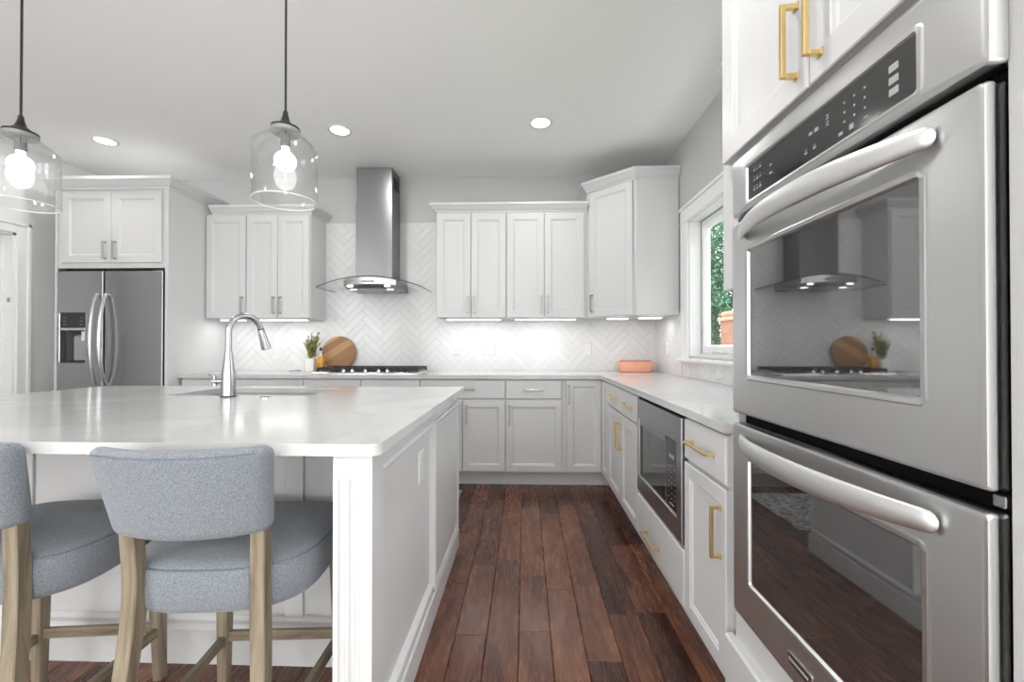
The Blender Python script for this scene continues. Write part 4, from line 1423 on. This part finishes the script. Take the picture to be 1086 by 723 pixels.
relief(bm, (XF0, MY0, MZ0), -Y, Z, -X, [(iw0 + .001, du - .003, ih1 - .030, ih1 - .001, 0, .0181), (iw0 + .001, du - .003, ih1 - .030, ih1 - .001, 0, .0195)])
obj('door_top_band', bm, M['steel_dark'], md)
bm = B()
relief(bm, (XF0, MY0, MZ0), -Y, Z, -X, [(du + .001, iw1, ih0, ih1, 0, .005), (du + .001, iw1, ih0, ih1, 0, .016), (du + .003, iw1 - .002, ih0 + .002, ih1 - .002, 0, .018)])
mc = obj('control_panel', bm, M['glass_panel'], mw)
bm = B()
def fmark(u, v, su, sv):
    obox(bm, Vector((XF0 - .0187, MY0 - u, MZ0 + v)), Y, Z, X, su, sv, .0012)
pw = iw1 - du
fmark(du + pw * .5, ih1 - .075, pw * .42, .017)
for r in range(7):
    for c in range(3):
        fmark(du + pw * (.26 + .24 * c), ih0 + .045 + r * .022, .009, .003)
fmark(du + pw * .5, ih0 + .022, .05, .006)
obj('key_marking', bm, M['mark_dim'], mc)
bm = B(); box(bm, XF0 - .016, XF0 - .002, MY1 + .004, MY0 - .004, MZ1 + .001, MZ1 + .011)
obj('vent_gap', bm, M['shadow_box'], mw)

# ------------------------------------------------------------------ oven tower and double oven
FXT = .625                     # face frame plane
OY0, OY1 = 1.262, .566         # oven cut-out far / near
tw = thing('oven_cabinet', 'tall white cabinet around the double oven with two upper doors', 'cabinet', (.93, .9, 0))
TY0, TY1 = 1.286, .440
TH = 2.55
bm = B()
box(bm, FXT, FXT + .02, OY0, TY0, .115, TH); box(bm, FXT, FXT + .02, TY1, OY1, .115, TH)
box(bm, FXT, FXT + .02, OY1, OY0, 1.688, TH); box(bm, FXT, FXT + .02, OY1, OY0, .115, .386)
box(bm, FXT + .02, XR - .002, TY0 - .018, TY0, .0, TH); box(bm, FXT + .02, XR - .002, TY1, TY1 + .018, .0, TH)
box(bm, FXT + .02, XR - .002, TY1 + .018, TY0 - .018, 1.70, 1.72); box(bm, FXT + .02, XR - .002, TY1 + .018, TY0 - .018, TH - .02, TH)
box(bm, FXT + .02, XR - .002, TY1 + .018, TY0 - .018, .360, .375)
box(bm, FXT + .06, FXT + .08, TY1, TY0, 0, .115)
obj('body', bm, M['cabinet'], tw)
bm = B(); box(bm, FXT, FXT + .045, TY0 + .0005, 1.356, 1.325, TH, .001); obj('filler_strip', bm, M['cabinet'], tw)
XO = .600
for a, b_, h in ((1.308, .917, 'near'), (.913, .545, 'far')):
    d = obj('door', shaker((FXT, a, 1.702), -Y, -X, a - b_, 2.50 - 1.702, .025, .062), M['cabinet'], tw)
    hy = b_ + .036 if h == 'near' else a - .036
    obj('handle', pull((XO, hy, 1.825), Z, -X, .165, .036, .011), M['brass'], d)
d = obj('drawer', slab((FXT, 1.306, .125), -Y, -X, 1.306 - .545, .290 - .125, .025), M['cabinet'], tw)
obj('handle', pull((XO, .93, .20), Y, -X, .20), M['brass'], d)
bm = B(); sweep(bm, [(XR - .002, TY0 + .058), (FXT, TY0 + .058), (FXT, TY1), (XR - .002, TY1)], [(o_, TH - .01 + z) for o_, z in CROWN_S], side=1)
obj('crown', bm, M['cabinet'], tw)

ov = thing('double_oven', 'stainless double wall oven with control panel and two bowed handles', 'oven', (.9, .91, .40))
bm = B(); box(bm, FXT + .024, 1.18, OY1 + .022, OY0 - .022, .405, 1.68)
obj('body', bm, M['shadow_box'], ov)
bm = B(); box(bm, FXT + .0185, FXT + .0235, OY1 + .003, OY0 - .003, .390, 1.684); obj('chassis', bm, M['shadow_box'], ov)
DY0_, DY1_ = 1.253, .572       # door far / near edges
dw = DY0_ - DY1_
XB = .624
# control panel
pz0, pz1 = 1.519, 1.682
bm = B()
ph = pz1 - pz0
t = XB - XO
cu0, cu1, cv0, cv1 = 1.253 - 1.161, 1.253 - .668, .026, .115
relief(bm, (XB, DY0_, pz0), -Y, Z, -X, [(0, dw + .004, 0, ph, .004, -.010), (0, dw + .004, 0, ph, .006, -.002), (0, dw + .009, 0, ph, .006, .002), (0, dw + .008, 0, ph, .006, .010), (.003, dw + .004, .003, ph - .003, .008, t - .004), (.010, dw - .004, .009, ph - .010, .010, t),
        (cu0 - .016, cu1 + .016, cv0 - .012, cv1 + .012, .012, t), (cu0 - .011, cu1 + .011, cv0 - .008, cv1 + .008, .010, t + .003), (cu0 - .003, cu1 + .003, cv0 - .003, cv1 + .003, .006, t + .002), (cu0, cu1, cv0, cv1, .004, t - .003)], k=4, cap1=False)
obj('control_fascia', bm, M['steel_oven'], ov, smooth=True, flat=True)
bm = B(); relief(bm, (XB, DY0_, pz0), -Y, Z, -X, [(cu0 + .0002, cu1 - .0002, cv0 + .0002, cv1 - .0002, .004, t - .008), (cu0 + .0002, cu1 - .0002, cv0 + .0002, cv1 - .0002, .004, t - .002)], k=4)
cg = obj('control_glass', bm, M['glass_panel'], ov)
bm = B()
def omark(u, v, su, sv):
    obox(bm, Vector((XO + .0018, DY0_ - cu0 - u, pz0 + cv0 + v)), Y, Z, X, su, sv, .0008)
pw, phh = cu1 - cu0, cv1 - cv0
for r in range(3):
    for c in range(3):
        omark(.030 + c * .014, .018 + r * .025, .008, .0035 if (r + c) % 2 else .0055)
        omark(.030 + c * .014, .026 + r * .025, .006, .0018)
for v in (.032, .052):
    omark(.105, v, .010, .004)
for u in (.235, .262):
    omark(u, .020, .009, .004); omark(u, .026, .006, .002)
for v in (.048, .054, .061, .067):
    omark(.300, v, .007, .003)
omark(.268, .055, .012, .008); omark(.250, .055, .010, .006)
for r in range(3):
    for c in range(3):
        omark(.345 + c * .024, .030 + r * .018, .004, .004)
omark(.335, .012, .011, .006); omark(.395, .012, .010, .003)
obj('key_marking', bm, M['mark_dim'], cg)
M['button'] = simple('grey_button', (0.36, 0.36, 0.36), 0.5, noise=0.05)
for v in (.024, .043, .063):
    bm = B(); omark(.452, v, .018, .012); obj('button', bm, M['button'], cg)
bm = B(); omark(.362, .013, .010, .010); obj('button', bm, M['button'], cg)


def oven_door(z0, z1, wz0, wz1, name_label):
    h = z1 - z0
    u0, u1, v0, v1 = DY0_ - 1.158, DY0_ - .666, wz0 - z0, wz1 - z0
    bm = B()
    relief(bm, (XB, DY0_, z0), -Y, Z, -X,
           [(.003, dw - .003, .003, h - .003, .004, -.012), (0, dw, 0, h, .006, -.004), (.002, dw - .002, .002, h - .002, .006, .001), (.002, dw - .002, .002, h - .002, .006, .006), (0, dw, 0, h, .006, .009), (0, dw, 0, h, .006, .015), (.002, dw - .002, .002, h - .002, .008, t - .003), (.009, dw - .009, .009, h - .009, .010, t),
            (u0 - .018, u1 + .018, v0 - .016, v1 + .016, .016, t), (u0 - .013, u1 + .013, v0 - .012, v1 + .012, .014, t + .003), (u0 - .004, u1 + .004, v0 - .004, v1 + .004, .008, t + .002), (u0, u1, v0, v1, .005, t - .004)], k=4, cap1=False)
    d = obj('door', bm, M['steel_oven'], ov, smooth=True, flat=True, label=name_label)
    bm = B()
    relief(bm, (XB, DY0_, z0), -Y, Z, -X, [(u0 + .0002, u1 - .0002, v0 + .0002, v1 - .0002, .005, t - .012), (u0 + .0002, u1 - .0002, v0 + .0002, v1 - .0002, .005, t - .0035)], k=4)
    obj('window', bm, M['glass_oven'], d)
    # bowed handle
    n = 36
    pts, rr = [], []
    zc = wz1 + (.052 if z0 > .9 else .050)
    ya, yb = 1.192, .632
    for i in range(n + 1):
        tt = .5 - .5 * math.cos(PI * i / n)
        s = 1 - abs(2 * tt - 1) ** 2.2
        pts.append((XO - .004 - .058 * s, ya + (yb - ya) * tt, zc))
        e = math.sqrt(max(0.0, 1 - (max(0, abs(2 * tt - 1) - .955) / .0451) ** 2))
        rr.append((.0155 + .0075 * s) * max(.12, e))
    bm = B(); tube(bm, pts, rr, 24, flat=(.46, 1.08))
    obj('handle', bm, M['satin'], d, smooth=True)
    return d
oven_door(.962, 1.502, 1.075, 1.408, 'upper stainless oven door with bowed handle')
d2 = oven_door(.395, .934, .515, .845, 'lower stainless oven door with bowed handle and badge')
bm = B(); relief(bm, (XO, .992, .436), -Y, Z, -X, [(0, .082, 0, .026, .004, 0), (0, .082, 0, .026, .004, .002), (.0015, .0805, .0015, .0245, .003, .003)], k=3)
bg_ = obj('badge', bm, M['chrome'], d2)
bm = B(); relief(bm, (XO - .0031, .992, .436), -Y, Z, -X, [(.004, .078, .005, .021, .002, 0), (.004, .078, .005, .021, .002, .0006)], k=2)
bmk = bm
o_b = obj('badge_face', bmk, M['black'], d2)
bm = B()
for i in range(10):
    obox(bm, (XO - .0040, .992 - .010 - i * .0068, .449), Y, Z, X, .0036, .0075 if i in (0, 7) else .0055, .0006)
obj('badge_lettering', bm, M['mark'], d2)
bm = B(); box(bm, FXT - .002, FXT + .012, OY1 + .006, OY1 + .022, .940, .956, .002); obj('hinge_clip', bm, M['steel_dark'], ov)

# ------------------------------------------------------------------ counter stools
def superloop(bm, cx, cy, hx, hyf, hyb, z, ef, eb, seg=48):
    L = []
    for i in range(seg):
        a = 2 * PI * i / seg
        c, s = math.cos(a), math.sin(a)
        e = ef if s > 0 else eb
        hy = hyf if s > 0 else hyb
        L.append(bm.verts.new((cx + hx * math.copysign(abs(c) ** (2 / e), c), cy + hy * math.copysign(abs(s) ** (2 / e), s), z)))
    return L

def loft_sq(bm, secs):
    """secs: (x,y,z,half_x,half_y)"""
    ls = []
    for x, y, z, a, b_ in secs:
        c = min(a, b_) * .16
        ls.append([bm.verts.new((x + p, y + q, z)) for p, q in ((-a + c, -b_), (a - c, -b_), (a, -b_ + c), (a, b_ - c), (a - c, b_), (-a + c, b_), (-a, b_ - c), (-a, -b_ + c))])
    for a, b_ in zip(ls, ls[1:]): bridge(bm, a, b_)
    bm.faces.new(ls[0]); bm.faces.new(ls[-1])
    return bm

def bezier_y(zv, table):
    for (z0, y0), (z1, y1) in zip(table, table[1:]):
        if z0 <= zv <= z1:
            f = (zv - z0) / (z1 - z0)
            f = f * f * (3 - 2 * f)
            return y0 + (y1 - y0) * f
    return table[-1][1]

def spline(z, t):
    """smooth value at z through the (z, value) table"""
    n = len(t)
    for k in range(n - 1):
        if z <= t[k + 1][0] or k == n - 2:
            (z0, a), (z1, b_) = t[k], t[k + 1]
            m0 = (b_ - t[k - 1][1]) / (z1 - t[k - 1][0]) if k > 0 else (b_ - a) / (z1 - z0)
            m1 = (t[k + 2][1] - a) / (t[k + 2][0] - z0) if k < n - 2 else (b_ - a) / (z1 - z0)
            h = z1 - z0
            x = (z - z0) / h
            return (2 * x ** 3 - 3 * x ** 2 + 1) * a + (x ** 3 - 2 * x ** 2 + x) * h * m0 + (-2 * x ** 3 + 3 * x ** 2) * b_ + (x ** 3 - x ** 2) * h * m1

def rounded_slab(a, b_, t, r, f):
    """closed slab |u|<=a, |v|<=b, |n|<=t with edges rounded by r=(ru, rv, rn); every point goes through f"""
    bm = B()
    def ticks(h, rr, n):
        e = [h - rr * (1 - math.sin(PI / 2 * i / 5)) for i in range(6)]
        mid = [-(h - rr) + 2 * (h - rr) * i / n for i in range(1, n)]
        return [-x for x in e[::-1]] + mid + e
    us, vs, ns = ticks(a, r[0], 22), ticks(b_, r[1], 8), ticks(t, r[2], 2)
    cache = {}
    def V(u, v, n):
        k = (round(u, 6), round(v, 6), round(n, 6))
        if k not in cache:
            d, q = [], []
            for x, h, rr in ((u, a, r[0]), (v, b_, r[1]), (n, t, r[2])):
                c = max(-(h - rr), min(h - rr, x)); q.append(c); d.append((x - c) / rr)
            L = math.sqrt(sum(x * x for x in d)) or 1
            m_ = max(abs(x) for x in d) or 1
            w = m_ / L if L > 1e-9 else 1
            cache[k] = bm.verts.new(f(tuple(q[i] + d[i] * w * r[i] for i in range(3))))
        return cache[k]
    def grid(A, Bt, g):
        for i in range(len(A) - 1):
            for j in range(len(Bt) - 1):
                try: bm.faces.new((g(A[i], Bt[j]), g(A[i + 1], Bt[j]), g(A[i + 1], Bt[j + 1]), g(A[i], Bt[j + 1])))
                except ValueError: pass
    for sg in (-1, 1):
        grid(us, vs, lambda p, q: V(p, q, sg * t)); grid(us, ns, lambda p, q: V(p, sg * b_, q)); grid(vs, ns, lambda p, q: V(sg * a, p, q))
    return bm

def make_stool(label):
    root = thing('counter_stool', label, 'stool', (0, 0, 0), 'upholstered stools at the island')
    # legs
    for sx in (-1, 1):
        bm = B()
        loft_sq(bm, [(sx * .194, .222, 0, .0150, .0150), (sx * .191, .219, .17, .0175, .0175), (sx * .184, .212, .50, .0220, .0220), (sx * .184, .212, .53, .0220, .0220)])
        l = obj('leg', bm, M['oak'], root)
        bm = B(); box(bm, sx * .194 - .0145, sx * .194 + .0145, .2075, .2365, .0005, .006); obj('foot_pad', bm, M['rubber'], l)
        bm = B()
        secs = []
        for i in range(25):
            z = .004 + .722 * i / 24
            secs.append((sx * spline(z, [(0, .172), (.33, .160), (.55, .149), (.75, .153)]), spline(z, [(0, -.245), (.33, -.210), (.55, -.192), (.75, -.203)]), z,
                         spline(z, [(0, .0150), (.45, .0175), (.75, .0170)]), spline(z, [(0, .0150), (.45, .0200), (.75, .0170)])))
        loft_sq(bm, secs)
        l = obj('leg', bm, M['oak'], root, smooth=True, angle=25)
        bm = B(); box(bm, sx * .172 - .0145, sx * .172 + .0145, -.2595, -.2305, .0003, .005); obj('foot_pad', bm, M['rubber'], l)
        bm = B()
        a, b_ = Vector((sx * .165, -.226, .168)), Vector((sx * .191, .219, .168))
        dv = (b_ - a).normalized()
        obox(bm, (a + b_) / 2, dv, Z.cross(dv), Z, (b_ - a).length, .019, .032, .003)
        obj('stretcher', bm, M['oak_h'], root)
    bm = B(); obox(bm, (0, .219, .176), X, Y, Z, .370, .019, .032, .003)
    obj('stretcher', bm, M['oak_h'], root)
    # upholstered seat
    bm = B()
    ls = []
    for hx, hf, hb, z in ((.205, .230, .165, .497), (.228, .250, .186, .500), (.237, .257, .195, .515), (.240, .260, .199, .560), (.238, .258, .196, .598), (.229, .250, .187, .613), (.200, .220, .16, .624), (.12, .13, .10, .632), (.03, .03, .03, .634)):
        ls.append(superloop(bm, 0, 0, hx, hf, hb, z, 4.6, 2.9))
    for a, b_ in zip(ls, ls[1:]): bridge(bm, a, b_)
    bm.faces.new(ls[0]); bm.faces.new(ls[-1])
    st = obj('seat', bm, M['fabric'], root, smooth=True, angle=80)
    bm = B()
    L = superloop(bm, 0, 0,   .2355, .2555, .1935, .606, 4.6, 2.9, 64)
    pts = [v.co.copy() for v in L]
    bm.free(); bm = B(); tube(bm, pts + [pts[0]], .0022, 6, cap=False)
    obj('piping', bm, M['piping'], st, smooth=True)
    bm = B(); box(bm, -.13, .13, -.10, .13, .488, .4965, .002); obj('seat_frame', bm, M['shadow_box'], root)
    # curved backrest: rounded slab, wider at the top, raked back and wrapped round the sitter
    def bend(p):
        u, v, t_ = p                     # -1..1 wide, -1..1 high, thickness offset in metres
        z = .811 + .108 * v + .004 * u * u
        hw = .191 + .012 * v
        return Vector((hw * u, -.262 - .024 * v + .042 * u * u + t_, z))
    bm = rounded_slab(1.0, 1.0, .027, (.13, .22, .024), bend)
    bk = obj('backrest', bm, M['fabric'], root, smooth=True, angle=80)
    bm = B()
    pts = [bend((-.88 + 1.76 * i / 40, .89, -.0272)) for i in range(41)]
    tube(bm, pts, .0014, 6)
    obj('piping', bm, M['piping'], bk, smooth=True)
    return root

def copy_tree(o, parent=None):
    c = o.copy(); COL.objects.link(c); c.parent = parent
    for ch in [x for x in bpy.data.objects if x.parent == o]:
        copy_tree(ch, c)
    return c
s1 = make_stool('blue grey upholstered counter stool fully in view beside the fluted island post')
s1.location = (-.808, 1.203, 0); s1.rotation_euler = (0, 0, math.radians(4))
s2 = copy_tree(s1)
s2['label'] = 'blue grey upholstered counter stool cut off by the left edge of the picture'
s2.location = (-1.438, 1.203, 0); s2.rotation_euler = (0, 0, math.radians(6))

# ------------------------------------------------------------------ pendants
def pendant(label, x, y):
    root = thing('pendant_light', label, 'pendant light', (x, y, 1.728), 'clear glass pendants over the island')
    zb, zs, zn, R = 1.728, 1.948, 2.003, .1185
    bm = B()
    g = .003
    prof = [(R, zb), (R, zb + .1), (R, zs - .006), (R - .002, zs - .001), (R - .007, zs + .003), (R * .72, zs + .028), (.050, zn), (.046, zn + .006)]
    inner = [(r - g, z - (.001 if i > 3 else 0)) for i, (r, z) in enumerate(prof)][::-1]
    lathe(bm, prof + inner + [prof[0]], x, y, 64)
    sh = obj('glass_shade', bm, M['glass_clear'], root, smooth=True)
    bm = B()
    loop = [(x + (R - g / 2) * math.cos(2 * PI * i / 64), y + (R - g / 2) * math.sin(2 * PI * i / 64), zb) for i in range(65)]
    tube(bm, loop, .0022, 8, cap=False)
    obj('rim', bm, M['rim_glass'], sh, smooth=True)
    bm = B()
    lathe(bm, [(.001, zn + .012), (.052, zn + .012), (.054, zn + .016), (.053, zn + .020), (.034, zn + .027), (.018, zn + .044), (.011, zn + .066), (.0085, zn + .084), (.006, zn + .088), (.001, zn + .088)], x, y, 36)
    obj('cap', bm, M['bronze'], root, smooth=True)
    bm = B()
    lathe(bm, [(.001, zn - .004), (.050, zn - .004), (.0535, zn + .002), (.0535, zn + .0115), (.001, zn + .0115)], x, y, 36)
    obj('gasket', bm, M['gasket'], root, smooth=True)
    bm = B(); lathe(bm, [(.001, zn - .0045), (.0185, zn - .0045), (.0185, zn - .05), (.016, zn - .058), (.001, zn - .058)], x, y, 24)
    obj('socket', bm, M['socket'], root, smooth=True)
    bm = B()
    zc, r = 1.889, .040
    pr = [(.001, zc - r)]
    for i in range(1, 17):
        a = -PI / 2 + PI * i / 18
        pr.append((r * math.cos(a), zc + r * math.sin(a)))
    pr += [(.0135, zn - .0585), (.001, zn - .0585)]
    lathe(bm, pr, x, y, 28)
    obj('bulb', bm, M['bulb'], root, smooth=True)
    bm = B(); tube(bm, [(x, y, zn + .086), (x, y, CH - .022)], .0042, 10); obj('cord', bm, M['cord'], root, smooth=True)
    bm = B(); lathe(bm, [(.001, CH - .001), (.062, CH - .001), (.062, CH - .012), (.05, CH - .02), (.012, CH - .026), (.001, CH - .026)], x, y, 32); obj('ceiling_canopy', bm, M['bronze'], root, smooth=True)
    l = bpy.data.lights.new('pendant_lamp', 'POINT'); l.energy = 2.5; l.shadow_soft_size = .04; l.color = (1, .97, .93)
    lo = bpy.data.objects.new('pendant_lamp', l); COL.objects.link(lo); lo.parent = root; lo.location = (0, 0, zc - 1.728 - .001)
    return root
M['socket'] = simple('grey_socket', (.16, .16, .16), .5, noise=.1)
M['rim_glass'] = simple('glass_rim', (.72, .73, .72), .1, noise=.03)
M['gasket'] = simple('frosted_gasket', (.26, .26, .255), .4, noise=.1)
pendant('clear glass pendant hanging nearer the range hood', -.957, 1.66)
pendant('clear glass pendant cut off by the left edge of the picture', -2.055, 1.66)

# ------------------------------------------------------------------ recessed downlights
def downlight(label, x, y, power=5.0):
    root = thing('downlight', label, 'ceiling light', (x, y, CH), 'recessed ceiling downlights')
    bm = B(); lathe(bm, [(.062, CH - .0005), (.088, CH - .0005), (.086, CH - .006), (.070, CH - .007), (.066, CH - .003), (.062, CH - .0005)], x, y, 40)
    obj('trim_ring', bm, M['plate'], root, smooth=True)
    bm = B(); lathe(bm, [(.001, CH - .0045), (.064, CH - .0035), (.066, CH - .001)], x, y, 36)
    obj('lens', bm, M['lens'], root)
    area('downlight_lamp', (x, y, CH - .009), (0, 0, 0), .12, .12, power, (1, .99, .975), 'DISK', parent=root)
downlight('round recessed ceiling light above the refrigerator side', -3.315, 3.235)
downlight('round recessed ceiling light just left of the hood chimney', -1.390, 3.13)
downlight('round recessed ceiling light above the aisle, right of the hood', .112, 3.07)
downlight('round recessed ceiling light over the aisle near the ovens, above the picture', .06, 1.2, 8.0)
for y in (-.9, -2.6):
    for x in (-3.0, -1.3, .4, 2.1):
        downlight('added unseen recessed ceiling light behind the camera, giving fill light', x, y, 3.0 if y > -1 else 15.0)

# ------------------------------------------------------------------ outdoors beyond the window
bm = B(); box(bm, XR + 1.0, 22, -6, 26, -.35, -.30); o = struct('ground_outside', bm, M['lawn'])
pil = thing('brick_pillar', 'red brick garden pillar with sandstone cap outside the window', 'pillar', (4.38, 8.75, -.30))
bm = B(); box(bm, 4.10, 4.66, 8.47, 9.03, -.30, 1.66); obj('shaft', bm, M['brick'], pil)
bm = B(); box(bm, 4.05, 4.71, 8.41, 9.09, 1.66, 1.74, .01); box(bm, 4.09, 4.67, 8.45, 9.05, 1.74, 1.86, .05); obj('cap', bm, M['stone_cap'], pil)
def tree(label, x, y, h, r, n, seed):
    root = thing('garden_tree', label, 'tree', (x, y, -.3), 'trees outside the window')
    bm = B(); tube(bm, [(x, y, -.3), (x + .05, y, h * .3), (x, y + .05, h * .75)], [.12, .09, .03], 10); obj('trunk', bm, M['bark'], root, smooth=True)
    rnd = random.Random(seed)
    bm = B()
    blobs = [(Vector((x + rnd.uniform(-.6, .6) * r, y + rnd.uniform(-.6, .6) * r, h * rnd.uniform(.10, .92))), r * rnd.uniform(.35, .62)) for _ in range(22)]
    for i in range(n):
        c, br = blobs[i % len(blobs)]
        v = Vector((rnd.gauss(0, 1), rnd.gauss(0, 1), rnd.gauss(0, 1))).normalized()
        p = c + v * br * rnd.uniform(.7, 1.0)
        nrm = (v + Vector((rnd.uniform(-.7, .7), rnd.uniform(-.7, .7), rnd.uniform(-.2, .9)))).normalized()
        t_ = nrm.cross(Vector((rnd.gauss(0, 1), rnd.gauss(0, 1), rnd.gauss(0, 1)))).normalized()
        b_ = nrm.cross(t_)
        s = rnd.uniform(.035, .07)
        q = [bm.verts.new(p + t_ * s * a + b_ * s * k) for a, k in ((-1, 0), (0, -.5), (1, 0), (0, .5))]
        bm.faces.new(q)
    obj('foliage', bm, M['tree_leaf'], root)
tree('leafy green tree outside directly behind the brick pillar', 4.9, 11.2, 5.2, 1.5, 11000, 1)
tree('leafy green tree outside nearer the far window frame', 6.6, 15.4, 7.2, 1.9, 9000, 2)
tree('leafy green tree outside beyond the pillar, towards the ovens', 9.0, 12.0, 5.6, 1.8, 7000, 4)
